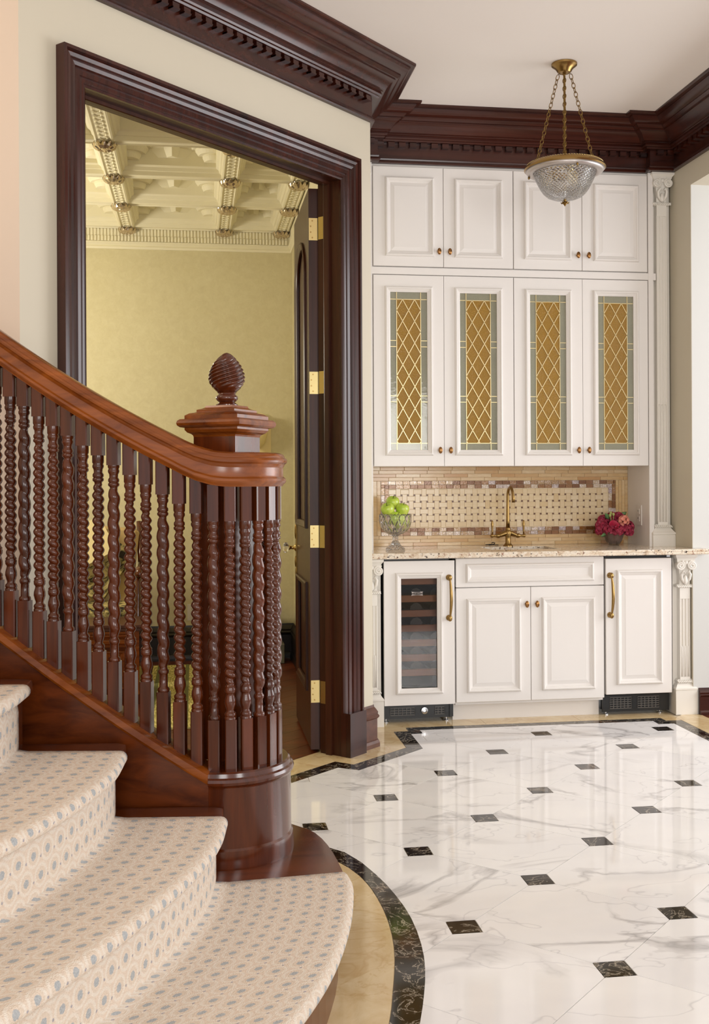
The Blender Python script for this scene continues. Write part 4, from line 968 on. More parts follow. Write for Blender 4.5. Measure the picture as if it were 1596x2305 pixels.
b = MB(); sweep(b, rect(gx0 - 0.030, gx1 + 0.030, gz0 - 0.030, gz1 + 0.030), MOULD, face(yw), closed=True); b.build('panel_moulding', 'cab', d, smooth=True, angle=25)
b = MB(); b.box(gx0, gx1, yw + 0.010, yw + 0.014, gz0, gz1); b.build('glass', 'cooler_glass', d)
pull(d, 1.333, yw, 0.562, 0.776)
for k in range(7):
    b = MB(); zz_ = 0.735 - k * 0.079 - (0.002 if k else 0) - (0.012 if k else 0); b.bbox(WX0 + 0.03, WX1 - 0.03, 5.705, 5.727, zz_, zz_ + 0.036, 0.002); b.build('rack_front', 'wine_shelf', wc)
    b = MB()
    for q in range(3): b.tube([(WX0 + 0.08 + 0.11 * q, 5.74, zz_ + 0.038), (WX0 + 0.08 + 0.11 * q, 6.1, zz_ + 0.038)], 0.034, 10)
    b.build('bottle_row', 'black', wc)
# maker's plate: pinched silver frame, dark oval, lettering
pl = add_obj('name_plate', None, wc, (1.172, 5.70, 0.69))
b = MB(); n = 8; hw, hh = 0.032, 0.0115
o_ = [( -hw + 2 * hw * i / n, -hh + 0.0035 * math.sin(PI * i / n)) for i in range(n)] + [(hw - 0.004 * math.sin(PI * i / n), -hh + 2 * hh * i / n) for i in range(n)] + [(hw - 2 * hw * i / n, hh - 0.0035 * math.sin(PI * i / n)) for i in range(n)] + [(-hw + 0.004 * math.sin(PI * i / n), hh - 2 * hh * i / n) for i in range(n)]
v = [(1.172 + x, 5.698, 0.688 + z) for x, z in o_] + [(1.172 + x, 5.702, 0.688 + z) for x, z in o_]; N_ = len(o_)
b.add(v, [tuple(range(N_)), tuple(range(2 * N_ - 1, N_ - 1, -1))] + [(i, (i + 1) % N_, N_ + (i + 1) % N_, N_ + i) for i in range(N_)]); b.build('plate_frame', 'steel', pl)
b = MB(); b.lathe([(0.0, 0), (1.0, 0), (1.0, 0.0015), (0, 0.0015)], (0, 0, 0), 24, (0, -1, 0)); b.v = [(1.172 + x * 0.027, 5.6975 + y, 0.688 + z * 0.0065) for x, y, z in b.v]; b.build('plate_oval', 'black', pl)
def text(name, body, size, loc, mat, parent, rot=(PI / 2, 0, 0)):
    cu = bpy.data.curves.new(name, 'FONT'); cu.body = body; cu.size = size; cu.align_x = 'CENTER'; cu.align_y = 'CENTER'; cu.extrude = 0.0003
    ob = bpy.data.objects.new(name + '_tmp', cu); COL.objects.link(ob); dg = bpy.context.evaluated_depsgraph_get(); me = bpy.data.meshes.new_from_object(ob.evaluated_get(dg))
    bpy.data.objects.remove(ob); bpy.data.curves.remove(cu); me.materials.clear(); me.materials.append(M[mat]); o = add_obj(name, me, parent, loc); o.rotation_euler = rot; return o
text('plate_lettering', 'SUB-ZERO', 0.0095, (1.172, 5.6955, 0.688), 'steel', pl)
grille(wc, 0.990, 1.357, 0.024, 0.092, 5.70, [(1.023, 1.155, 6), (1.265, 1.318, 3)], 3)
b = MB(); b.lathe([(0.0, -0.004), (0.018, -0.004), (0.020, 0.004), (0.018, 0.010), (0.010, 0.012), (0.008, 0.006), (0.0, 0.006)], (1.208, 5.70, 0.064), 20, (0, -1, 0)); b.build('lock', 'steel', wc, smooth=True, angle=40)
for x in (1.006, 1.335): foot(wc, x, 5.735)
# built-in refrigerator
rf = thing('refrigerator', (2.395, 5.72, 0), 'white panelled undercounter refrigerator with black toe grille', 'refrigerator')
RX0, RX1 = 2.205, 2.584
b = MB(); b.box(RX0, RX1, 5.69, 6.18, 0.112, 0.874).box(RX0, RX1, 5.73, 6.18, 0.028, 0.112).box(RX0 + 0.003, RX1 - 0.012, 5.674, 5.69, 0.862, 0.878); b.build('cabinet_body', 'black', rf)
d = raised_door(rf, RX0 + 0.003, RX1 + 0.002, 0.122, 0.861, 2.267, 2.530, 0.174, 0.800, 5.655, 0.03); pull(d, 2.231, 5.655, 0.556, 0.771)
grille(rf, 2.206, 2.588, 0.018, 0.108, 5.70, [(2.245, 2.370, 6), (2.405, 2.530, 6)], 5)
for x in (2.232, 2.545): foot(rf, x, 5.73)
b = MB(); b.box(2.560, 2.580, 5.66, 5.69, 0.866, 0.879); b.build('hinge_block', 'steel', rf)

# countertop with undermount sink
ct = thing('countertop', (1.79, 5.9, 0.88), 'cream speckled granite countertop over the bar cabinets', 'countertop')
SXA, SXB, SYA, SYB = 1.60, 1.98, 5.76, 6.02
def ctop(x0, x1, y0, y1): return MB().box(x0, x1, y0, y1, 0.880, 0.912)
b = MB()
EDG = [(0.0, 0.880), (0.0, 0.912)]
yf = 5.604
b.box(CX, SXA, yf, YB + 0.01, 0.880, 0.912).box(SXB, XR - 0.001, yf, YB + 0.01, 0.880, 0.912).box(SXA, SXB, yf, SYA, 0.880, 0.912).box(SXA, SXB, SYB, YB + 0.01, 0.880, 0.912).box(XR - 0.001, 2.765, yf, 5.648, 0.880, 0.912)
nb = [(0, 0.880), (0.010, 0.882), (0.014, 0.888), (0.010, 0.893), (0.013, 0.898), (0.015, 0.904), (0.010, 0.910), (0.0, 0.912)]
sweep(b, [(CX, yf), (2.765, yf), (2.765, 5.648)], [(-w, t) for w, t in nb], XY(0)); b.build('granite_top', 'granite', ct, smooth=True, angle=25)
sk = thing('sink', ((SXA + SXB) / 2, 5.89, 0.70), 'small brass-toned bar sink set under the granite', 'sink')
b = MB(); b.box(SXA - 0.02, SXB + 0.02, SYA - 0.02, SYB + 0.02, 0.72, 0.735).box(SXA - 0.02, SXA, SYA - 0.02, SYB + 0.02, 0.735, 0.8795).box(SXB, SXB + 0.02, SYA - 0.02, SYB + 0.02, 0.735, 0.8795).box(SXA, SXB, SYA - 0.02, SYA, 0.735, 0.8795).box(SXA, SXB, SYB, SYB + 0.02, 0.735, 0.8795); b.build('basin', 'antique', sk)
b = MB(); b.lathe([(0.0, 0.736), (0.03, 0.736), (0.03, 0.739), (0.022, 0.7385), (0, 0.737)], ((SXA + SXB) / 2, 5.9, 0), 18); b.build('drain', 'steel', sk)

# faucet
fx, fy = 1.783, 6.07
fa = thing('faucet', (fx, fy, 0.912), 'antique bronze bridge faucet with two lever handles and tall spout', 'faucet')
b = MB(); b.lathe([(0.0, 0.912), (0.028, 0.912), (0.028, 0.916), (0.022, 0.922), (0.016, 0.93), (0.0155, 0.965), (0.021, 0.985), (0.019, 0.998), (0.014, 1.004), (0.0145, 1.008), (0.0145, 1.014), (0.012, 1.018)], (fx, fy, 0), 22); b.build('base', 'antique', fa, smooth=True, angle=40)
b = MB(); b.tube([(fx - 0.056, fy, 0.972), (fx - 0.045, fy, 0.974), (fx - 0.02, fy, 0.984), (fx, fy, 0.988), (fx + 0.02, fy, 0.984), (fx + 0.045, fy, 0.974), (fx + 0.056, fy, 0.972)], [0.010, 0.012, 0.016, 0.018, 0.016, 0.012, 0.010], 14); b.build('body', 'antique', fa, smooth=True)
b = MB(); sp = [(fx, fy, 1.01), (fx, fy, 1.06), (fx, fy, 1.14), (fx, fy, 1.20)] + [(fx, fy - 0.05 + 0.05 * math.cos(a * PI / 10), 1.20 + 0.05 * math.sin(a * PI / 10)) for a in range(1, 10)] + [(fx + 0.002, fy - 0.102, 1.19), (fx + 0.002, fy - 0.104, 1.165)]
b.tube(sp, [0.0125, 0.0105, 0.009, 0.0085] + [0.008] * 9 + [0.0095, 0.010], 12); b.build('spout', 'antique', fa, smooth=True)
for sg in (-1, 1):
    h = add_obj('lever_handle', None, fa, (fx + sg * 0.06, fy, 0.972))
    b = MB(); b.lathe([(0.012, 0.050), (0.0135, 0.055), (0.0135, 0.064), (0.009, 0.070), (0.007, 0.076), (0.0075, 0.086), (0.0105, 0.092), (0.0105, 0.100), (0.006, 0.104), (0, 0.105)], (fx, fy, 0.9715), 14, (sg, 0, 0)); b.build('valve', 'antique', h, smooth=True)
    b = MB(); b.lathe([(0.004, 0.0), (0.0045, 0.02), (0.0065, 0.05), (0.0085, 0.066), (0.006, 0.072), (0.0065, 0.077), (0.004, 0.083), (0, 0.085)], (fx + sg * 0.093, fy, 0.976), 12); b.build('lever', 'antique', h, smooth=True)
cl = thing('metal_clip', (1.70, 6.13, 0.913), 'small dark wire clip lying on the counter left of the faucet', 'clip')
b = MB(); b.tube([(1.665, 6.13, 0.917), (1.69, 6.125, 0.919), (1.715, 6.13, 0.919), (1.725, 6.14, 0.926), (1.715, 6.145, 0.930), (1.705, 6.14, 0.926)], 0.0028, 6); b.build('loop', 'black', cl); b = MB(); b.tube([(1.68, 6.11, 0.916), (1.705, 6.118, 0.918), (1.74, 6.122, 0.916)], 0.0025, 6); b.build('bar', 'black', cl)

# ------------------------------------------------------------------ mosaic backsplash
BX0, BX1, BZ0, BZ1 = 0.966, 2.556, 0.912, 1.3705
bs = thing('backsplash', (1.76, YB, 0.912), 'honey onyx mosaic backsplash with iridescent glass tile frame', 'backsplash')
b = MB(); b.box(BX0, BX1, YB, YB + 0.011, BZ0, BZ1); b.build('grout_bed', 'mosaic_grout', bs)
TC = {}
def tile(nm, x0, x1, z0, z1, mat, t=0.004):
    w, h = round(x1 - x0, 4), round(z1 - z0, 4)
    if w < 0.004 or h < 0.004: return
    key = (w, h, mat)
    if key not in TC:
        mb = MB(); c = 0.0008; r = [(-w / 2, -h / 2), (w / 2, -h / 2), (w / 2, h / 2), (-w / 2, h / 2)]
        mb.loft([[(x, 0, z) for x, z in r], [(x, -t + c, z) for x, z in r], [(x * (1 - 2 * c / w), -t, z * (1 - 2 * c / h)) for x, z in r]])
        o = mb.build(nm, mat, bs, loc=((x0 + x1) / 2, YB, (z0 + z1) / 2), local=True); TC[key] = o.data
    else: add_obj(nm, TC[key], bs, ((x0 + x1) / 2, YB, (z0 + z1) / 2))
g = 0.0016; rh = 0.0208
FX0, FX1, FZ0, FZ1 = 1.062, 2.479, 0.972, 1.289      # glass frame
L_ = 0.142
def rows(z_from, z_to, n, x0, x1):
    h = (z_to - z_from) / n
    for r in range(n):
        x = x0 - (0.05 * ((r * 7) % 5)) % L_
        while x < x1 - 0.004:
            a, c = max(x, x0), min(x + L_, x1)
            tile('stone_tile', a + g / 2, c - g / 2, z_from + r * h + g / 2, z_from + (r + 1) * h - g / 2, 'onyx'); x += L_
rows(BZ0, FZ0, 3, BX0, BX1); rows(FZ1, BZ1, 4, BX0, BX1)
def cols(xa, xb, n, z0, z1):
    w = (xb - xa) / n
    for r in range(n):
        z = z0 - (0.05 * ((r * 7) % 5)) % L_
        while z < z1 - 0.004:
            a, c = max(z, z0), min(z + L_, z1); tile('stone_tile', xa + r * w + g / 2, xa + (r + 1) * w - g / 2, a + g / 2, c - g / 2, 'onyx'); z += L_
cols(BX0, FX0, 4, FZ0, FZ1); cols(FX1, BX1, 4, FZ0, FZ1)
# two courses of glass tile all round
GH = 0.0225; GW = 0.0425
def grow(z, x0, x1, off):
    x = x0 - off
    while x < x1 - 0.005:
        a, c = max(x, x0), min(x + GW, x1); tile('glass_tile', a + g / 2, c - g / 2, z + g / 2, z + GH - g / 2, 'iris', 0.006); x += GW
def gcol(x, z0, z1, off):
    z = z0 - off
    while z < z1 - 0.005:
        a, c = max(z, z0), min(z + GW, z1); tile('glass_tile', x + g / 2, x + GH - g / 2, a + g / 2, c - g / 2, 'iris', 0.006); z += GW
for k in (0, 1):
    e = k * GH
    grow(FZ0 + e, FX0 + e, FX1 - e, 0.02 * k); grow(FZ1 - GH - e, FX0 + e, FX1 - e, 0.02 * k)
    gcol(FX0 + e, FZ0 + GH + e, FZ1 - GH - e, 0.02 * k); gcol(FX1 - GH - e, FZ0 + GH + e, FZ1 - GH - e, 0.02 * k)
WX0_, WX1_, WZ0_, WZ1_ = FX0 + 2 * GH, FX1 - 2 * GH, FZ0 + 2 * GH, FZ1 - 2 * GH
nx, nz = 35, 6; sx, sz = (WX1_ - WX0_) / nx, (WZ1_ - WZ0_) / nz; dm = 0.0105
db = MB()
for i in range(nx):
    for j in range(nz):
        xc, zc_ = WX0_ + (i + 0.5) * sx, WZ0_ + (j + 0.5) * sz
        if (i + j) % 2: hx_, hz_ = (2 * sx - (sx - dm)) / 2, (sz - dm) / 2
        else: hx_, hz_ = (sx - dm) / 2, (2 * sz - (sz - dm)) / 2
        a, c, e, f = max(xc - hx_, WX0_), min(xc + hx_, WX1_), max(zc_ - hz_, WZ0_), min(zc_ + hz_, WZ1_)
        tile('weave_tile', a + 0.0005, c - 0.0005, e + 0.0005, f - 0.0005, 'onyx_pale', 0.0022)
        if i and j: x, z = WX0_ + i * sx, WZ0_ + j * sz; db.box(x - dm / 2 + 0.0004, x + dm / 2 - 0.0004, YB - 0.0024, YB, z - dm / 2 + 0.0004, z + dm / 2 - 0.0004)
o = db.build('weave_dots', 'mosaic_dot', bs); o['kind'] = 'stuff'

# outlet on the niche side panel
def outlet(name, loc, ux, nrm, label):
    t = thing(name, loc, label, 'outlet'); c = Vector(loc); ux, nrm = Vector(ux), Vector(nrm); uz = Vector((0, 0, 1))
    b = MB(); b.obox(c + nrm * 0.0025, ux, nrm, uz, 0.037, 0.0025, 0.058); b.build('cover_plate', 'plastic', t)
    for dz in (0.021, -0.021):
        b = MB(); b.obox(c + nrm * 0.006 + uz * dz, ux, nrm, uz, 0.017, 0.0012, 0.015); s_ = b.build('socket', 'plastic', t)
        for dx in (-0.006, 0.006): b = MB(); b.obox(c + nrm * 0.0074 + uz * (dz + 0.003) + ux * dx, ux, nrm, uz, 0.0012, 0.0003, 0.0045); b.build('slot', 'black', s_)
outlet('wall_outlet', (2.556, 6.02, 1.085), (0, -1, 0), (-1, 0, 0), 'white duplex outlet on the cabinet side panel beside the flowers')

# ------------------------------------------------------------------ pilasters
def pilaster(xc, yf, zb, zt, w, label, rope=True, base_h=0.12, cut=None, right_x=None):
    p = thing('pilaster', (xc, yf, zb), label, 'pilaster', 'fluted white pilasters of the bar')
    hw = w / 2; sh = 0.030; H_ = zt - zb
    def blk(mb, prof, y0=0.0):              # rectangular steps: (half width, z, projection)
        mb.loft([[(xc - a, yf + 0.022 - pr, z), (xc + a, yf + 0.022 - pr, z), (xc + a, yf + 0.16, z), (xc - a, yf + 0.16, z)] for a, z, pr in prof]); return mb
    zc = zt - 0.17                             # underside of the capital
    b = MB(); blk(b, [(hw, zb, 0.022), (hw, zb + base_h, 0.022), (hw - 0.002, zb + base_h + 0.002, 0.020)]); b.build('plinth', 'pil', p)
    b = MB(); z = zb + base_h; blk(b, [(hw - 0.004, z, 0.018), (hw + 0.001, z + 0.005, 0.024), (hw + 0.001, z + 0.014, 0.024), (hw - 0.006, z + 0.022, 0.016), (hw - 0.016, z + 0.036, 0.006), (hw - 0.020, z + 0.042, 0.003), (hw - 0.018, z + 0.044, 0.006), (hw - 0.016, z + 0.05, 0.008), (hw - 0.018, z + 0.056, 0.006), (hw - 0.024, z + 0.062, 0.0)]); bm_ = b.build('base_moulding', 'pil', p)
    if rope:
        for zz_, ww in ((z + 0.050, hw - 0.014), (zc - 0.006, hw - 0.014)):
            b = MB()
            for q in range(9): xx = xc - ww + 2 * ww * (q + 0.5) / 9; b.tube([(xx - 0.006, yf + 0.012, zz_ + 0.006), (xx + 0.006, yf + 0.010, zz_ - 0.006)], 0.0042, 6)
            b.build('rope_band', 'pil', p, smooth=True)
    b = MB(); b.box(xc - sh, xc + sh, yf + 0.022, yf + 0.16, z + 0.055, zc); shf = b.build('shaft', 'pil', p)
    b = MB(); b.box(xc - hw + 0.006, xc + hw - 0.006, yf + 0.055, yf + 0.17, zb, zt); b.build('back_panel', 'pil', p)
    f0, f1, fm_ = z + 0.075, zc - 0.075, z + 0.075 + (zc - 0.15 - z) * 0.38
    for k in range(4):
        xx = xc - sh + 0.003 + k * (2 * sh - 0.006) / 3; b = MB(); b.bbox(xx - 0.0036, xx + 0.0036, yf + 0.0165, yf + 0.024, f0, f1, 0.0015); b.build('fillet', 'pil', shf)
    for k in range(3):
        xx = xc - sh + 0.003 + (k + 0.5) * (2 * sh - 0.006) / 3; b = MB(); b.tube([(xx, yf + 0.021, f0), (xx, yf + 0.021, fm_), (xx, yf + 0.023, fm_ + 0.006)], 0.0052, 8); b.build('reed', 'pil', shf, smooth=True)
    for za, zb2 in ((z + 0.058, f0), (f1, zc)): b = MB(); b.box(xc - sh, xc + sh, yf + 0.0165, yf + 0.023, za, zb2); b.build('shaft_end', 'pil', shf)
    cp = add_obj('capital', None, p, (xc, yf, zc))
    b = MB(); blk(b, [(hw - 0.024, zc - 0.014, 0.002), (hw - 0.012, zc - 0.008, 0.010), (hw - 0.012, zc + 0.002, 0.010), (hw - 0.026, zc + 0.006, 0.0)]); b.build('collar', 'pil', cp)
    b = MB(); blk(b, [(0.030, zc, 0.002), (0.030, zc + 0.05, 0.003), (0.036, zc + 0.085, 0.010), (0.048, zc + 0.12, 0.020), (0.052, zc + 0.138, 0.022)]); b.build('bell', 'pil', cp, smooth=True, angle=40)
    b = MB(); blk(b, [(hw - 0.012, zt - 0.034, 0.018), (hw - 0.010, zt - 0.024, 0.022), (hw - 0.002, zt - 0.014, 0.030), (hw, zt - 0.012, 0.032), (hw, zt - 0.001, 0.032)]); b.build('abacus', 'pil', cp)
    for sg in (-1, 1):
        n = 40; cxx, czz = xc + sg * 0.034, zc + 0.110
        b = MB(); b.tube([(cxx + sg * (-(0.004 + 0.021 * t / n)) * math.cos(0.6 + 4.2 * PI * t / n), yf - 0.004 - 0.003 * (1 - t / n), czz + (0.004 + 0.021 * t / n) * math.sin(0.6 + 4.2 * PI * t / n)) for t in range(n + 1)], [0.0055] * (n + 1), 7)
        b.lathe([(0.0, -0.03), (0.022, -0.03), (0.022, 0.002), (0.018, 0.004), (0.0, 0.004)], (cxx, yf + 0.0, czz), 18, (0, -1, 0)); b.build('volute', 'pil', cp, smooth=True, angle=50)
        b = MB(); b.tube([(xc + sg * 0.006, yf + 0.012, zc + 0.008), (xc + sg * 0.022, yf + 0.006, zc + 0.035), (xc + sg * 0.026, yf + 0.002, zc + 0.06), (xc + sg * 0.014, yf - 0.004, zc + 0.080), (xc + sg * 0.008, yf - 0.002, zc + 0.066)], [0.004, 0.009, 0.008, 0.006, 0.004], 8); b.build('acanthus_leaf', 'pil', cp, smooth=True)
    b = MB(); b.ball((xc, yf + 0.008, zc + 0.03), 0.012, 0.010, 0.026); b.ball((xc, yf + 0.0, zc + 0.125), 0.012, 0.008, 0.012); b.build('acanthus_leaf', 'pil', cp, smooth=True)
    return p
pilaster(2.666, YF + 0.0, 0, 0.879, 0.124, 'short fluted white pilaster supporting the right end of the counter', base_h=0.13)
pilaster(0.917, YF - 0.02, 0, 0.879, 0.120, 'short fluted white pilaster under the left end of the counter', base_h=0.13)
pilaster(2.637, 5.858, 0.912, 3.034, 0.134, 'tall fluted white pilaster standing on the counter by the right wall', base_h=0.062)
pilaster(0.905, 5.858, 0.912, 3.034, 0.098, 'tall white pilaster mostly hidden behind the door wall corner', base_h=0.062)

# ------------------------------------------------------------------ fruit bowl, apples, flowers
def lathe_uv(name, prof, c, n, mat, parent, smooth=True):
    me = bpy.data.meshes.new(name); nr = len(prof)
    me.from_pydata([(r * math.cos(2 * PI * i / n), r * math.sin(2 * PI * i / n), z) for r, z in prof for i in range(n + 1)], [], [(k * (n + 1) + i, k * (n + 1) + i + 1, (k + 1) * (n + 1) + i + 1, (k + 1) * (n + 1) + i) for k in range(nr - 1) for i in range(n)])
    uv = me.uv_layers.new(name='UVMap')
    for lp in me.loops: k, i = divmod(lp.vertex_index, n + 1); uv.data[lp.index].uv = (i / n, k / (nr - 1))
    me.materials.append(M[mat])
    if smooth: me.polygons.foreach_set('use_smooth', [True] * len(me.polygons))
    return add_obj(name, me, parent, c)
bw = (1.085, 5.86)
fb = thing('fruit_bowl', (*bw, 0.912), 'footed cut crystal bowl holding green apples', 'bowl')
lathe_uv('bowl', [(0.026, 0.083), (0.045, 0.090), (0.066, 0.104), (0.082, 0.128), (0.090, 0.160), (0.090, 0.190), (0.087, 0.197), (0.084, 0.190), (0.084, 0.160), (0.076, 0.130), (0.060, 0.108), (0.040, 0.096), (0.001, 0.092)], (*bw, 0.912), 40, 'cut_fruit', fb)
lathe_uv('foot', [(0.001, 0.001), (0.050, 0.001), (0.054, 0.005), (0.050, 0.012), (0.032, 0.026), (0.018, 0.046), (0.013, 0.060), (0.018, 0.064), (0.017, 0.069), (0.013, 0.073), (0.020, 0.080), (0.027, 0.084), (0.001, 0.085)], (*bw, 0.912), 32, 'cut_fruit', fb)
def apple(x, y, z, rx, ry, lab):
    a = thing('apple', (x, y, z - 0.033), lab, 'apple', 'green apples in the crystal bowl')
    b = MB(); prof = [(0.004, -0.026), (0.014, -0.031), (0.024, -0.029), (0.033, -0.018), (0.0375, 0.0), (0.037, 0.014), (0.031, 0.026), (0.021, 0.032), (0.011, 0.030), (0.005, 0.024), (0.001, 0.021)]
    q = Matrix.Translation((x, y, z)) @ Matrix.Rotation(rx, 4, 'X') @ Matrix.Rotation(ry, 4, 'Y')
    b.lathe(prof, (0, 0, 0), 22); b.v = [tuple(q @ Vector(v)) for v in b.v]; b.build('flesh', 'apple', a, smooth=True)
    b = MB(); b.tube([(0, 0, 0.020), (0.001, 0, 0.03), (0.004, 0, 0.042)], 0.0016, 6); b.v = [tuple(q @ Vector(v)) for v in b.v]; b.build('stem', 'stem', a)
zb_ = 0.912
apple(bw[0] - 0.008, bw[1] + 0.034, zb_ + 0.258, 0.35, 0.0, 'green apple at the top of the pile in the bowl')
apple(bw[0] - 0.044, bw[1] - 0.012, zb_ + 0.222, 0.45, -0.3, 'yellow-green apple at the left of the pile, leaning on the bowl rim')
apple(bw[0] + 0.040, bw[1] + 0.004, zb_ + 0.220, 0.2, 0.15, 'largest-looking green apple at the right of the pile')
apple(bw[0] - 0.004, bw[1] - 0.034, zb_ + 0.172, 0.5, 0.3, 'green apple seen through the crystal at the front of the bowl')
apple(bw[0] + 0.024, bw[1] + 0.030, zb_ + 0.150, -0.4, 0.6, 'green apple low at the back inside the crystal bowl')

vc = (2.405, 6.03)
fv = thing('flower_arrangement', (*vc, 0.912), 'burgundy flower arrangement in a small glass bowl on the counter', 'flowers')
b = MB(); n = 8
b.lathe([(0.030, 0.913), (0.034, 0.916), (0.050, 0.94), (0.062, 0.975), (0.068, 1.000), (0.066, 1.000), (0.060, 0.975), (0.047, 0.942), (0.030, 0.920), (0.001, 0.919)], (*vc, 0), n); b.build('vase', 'cut_fruit', fv)
b = MB(); b.lathe([(0.001, 0.921), (0.026, 0.921), (0.044, 0.942), (0.057, 0.975), (0.060, 0.990), (0.001, 0.994)], (*vc, 0), 14); b.build('filling', 'potting', fv, smooth=True)
rnd = random.Random(3)
def petal_ball(c, r, n, mat, nm):
    b = MB()
    for i in range(n):
        ph = i * 2.39996; zc_ = 1 - 1.7 * (i + 0.5) / n; rr_ = math.sqrt(max(0, 1 - zc_ * zc_)); d = Vector((rr_ * math.cos(ph), rr_ * math.sin(ph), zc_))
        t1 = d.orthogonal().normalized(); t2 = d.cross(t1); p = Vector(c) + d * r * 0.8; s_ = r * rnd.uniform(0.42, 0.6); a0 = rnd.uniform(0, 6)
        ring = [p + (t1 * math.cos(a0 + k * PI / 3) + t2 * math.sin(a0 + k * PI / 3)) * s_ * (1 if k % 2 else 0.8) + d * r * 0.22 for k in range(6)]
        k0 = len(b.v); b.v += [tuple(p)] + [tuple(q) for q in ring] + [tuple(p - d * r * 0.3)]
        for k in range(6): b.f.append((k0, k0 + 1 + k, k0 + 1 + (k + 1) % 6)); b.f.append((k0 + 7, k0 + 1 + (k + 1) % 6, k0 + 1 + k))
    return b.build(nm, mat, fv, smooth=False, recalc=False)
for (dx, dy, dz, r) in ((-0.078, -0.01, 0.115, 0.034), (-0.052, 0.03, 0.140, 0.032), (0.0, 0.03, 0.155, 0.034), (0.062, 0.02, 0.135, 0.036), (0.082, -0.01, 0.105, 0.034), (0.045, -0.045, 0.095, 0.036), (0.0, -0.055, 0.090, 0.034), (-0.050, -0.05, 0.095, 0.030), (0.028, 0.0, 0.16, 0.03), (-0.085, 0.0, 0.085, 0.026), (0.080, -0.03, 0.078, 0.026)):
    petal_ball((vc[0] + dx, vc[1] + dy, 0.912 + dz), r, 26, 'petal_red', 'blossom')
petal_ball((vc[0] + 0.038, vc[1] - 0.055, 0.912 + 0.142), 0.030, 22, 'petal_pink', 'rose')
b = MB(); c = Vector((vc[0] - 0.030, vc[1] - 0.075, 0.912 + 0.118)); ax = Vector((0.1, -0.8, 0.6)).normalized(); t1 = ax.orthogonal().normalized(); t2 = ax.cross(t1)
b.loft([[c + ax * h + (t1 * math.cos(2 * PI * i / 14) + t2 * math.sin(2 * PI * i / 14)) * r * (1 + 0.35 * max(0, math.cos(2 * PI * i / 14)) * k) for i in range(14)] for h, r, k in ((-0.05, 0.006, 0), (-0.02, 0.013, 0), (0.0, 0.020, 0.3), (0.012, 0.029, 1.0), (0.006, 0.024, 0.8), (-0.01, 0.013, 0.3), (-0.04, 0.004, 0))]); b.build('calla_lily', 'petal_cal', fv, smooth=True)
for (p, q, w) in (((0.035, 0.03, 0.15), (0.095, 0.04, 0.19), 0.018), ((-0.03, 0.0, 0.15), (-0.06, -0.02, 0.185), 0.014), ((-0.06, -0.04, 0.07), (-0.10, -0.06, 0.055), 0.012)):
    P, Qv = Vector((*vc, 0.912)) + Vector(p), Vector((*vc, 0.912)) + Vector(q); d = (Qv - P); sd = d.cross(Vector((0, 1, 0.2))).normalized(); up = sd.cross(d).normalized()
    b = MB(); pr = [(0, 0.1), (0.25, 0.8), (0.5, 1.0), (0.75, 0.7), (1.0, 0.05)]
    b.loft([[P + d * t - sd * w * k, P + d * t + up * 0.004, P + d * t + sd * w * k, P + d * t + up * 0.001] for t, k in pr]); b.build('leaf', 'leaf', fv, smooth=True)
for (dx, dy, dz) in ((-0.018, 0.0, 0.185), (-0.006, -0.01, 0.178), (-0.026, -0.01, 0.172)):
    b = MB(); b.ball((vc[0] + dx, vc[1] + dy, 0.912 + dz), 0.008, 0.008, 0.011, 10, 7); b.tube([(vc[0] + dx, vc[1] + dy, 0.912 + dz - 0.008), (vc[0] + dx * 0.6, vc[1], 0.912 + 0.13)], 0.002, 5); b.build('bud', 'bud', fv, smooth=True)

# ------------------------------------------------------------------ pendant lamp
pc = (1.775, 5.05)
pd = thing('pendant_lamp', (*pc, ZC), 'cut glass bowl pendant on three brass chains', 'pendant lamp')
b = MB(); b.lathe([(0.0, 3.255), (0.012, 3.252), (0.030, 3.256), (0.036, 3.264), (0.040, 3.272), (0.052, 3.283), (0.061, 3.290), (0.062, 3.2985), (0, 3.2985)], (*pc, 0), 32); b.build('canopy', 'antique', pd, smooth=True, angle=40)
b = MB(); b.tube([(*pc, 3.255), (pc[0] + 0.002, pc[1], 2.80)], 0.0055, 10); b.build('stem', 'old_brass', pd)
ZR = 2.797
for q in range(3):
    a = math.radians(-109.3 + 120 * q) ; top = Vector((pc[0] + 0.034 * math.cos(a), pc[1] + 0.034 * math.sin(a), 3.252)); bot = Vector((pc[0] + 0.168 * math.cos(a), pc[1] + 0.168 * math.sin(a), ZR + 0.016))
    d = bot - top; L = d.length; d.normalize(); s1 = d.orthogonal().normalized(); s2 = d.cross(s1); nl = 21
    b = MB()
    for k in range(nl):
        c = top + d * L * (k + 0.5) / nl; sd = s1 if k % 2 else s2; hl, hw_ = L / nl * 0.66, 0.0085
        b.tube([c + d * hl * math.cos(2 * PI * i / 12) + sd * hw_ * math.sin(2 * PI * i / 12) for i in range(12)], 0.0019, 5, True)
    b.build('chain', 'old_brass', pd, smooth=True)
b = MB(); b.lathe([(0.150, ZR + 0.016), (0.160, ZR + 0.021), (0.172, ZR + 0.018), (0.184, ZR + 0.010), (0.192, ZR + 0.002), (0.195, ZR - 0.006), (0.188, ZR - 0.012), (0.150, ZR - 0.006)], (*pc, 0), 64, caps=False); b.v += []; b.loft([[(pc[0] + r * math.cos(2 * PI * i / 64), pc[1] + r * math.sin(2 * PI * i / 64), z) for i in range(64)] for r, z in ((0.150, ZR - 0.006), (0.150, ZR + 0.016))], caps=False); b.build('rim', 'antique', pd, smooth=True, angle=40)
b = MB()
for i in range(90): a = 2 * PI * i / 90; b.tube([(pc[0] + 0.176 * math.cos(a), pc[1] + 0.176 * math.sin(a), ZR + 0.016), (pc[0] + 0.183 * math.cos(a + 0.03), pc[1] + 0.183 * math.sin(a + 0.03), ZR + 0.012)], 0.0026, 5)
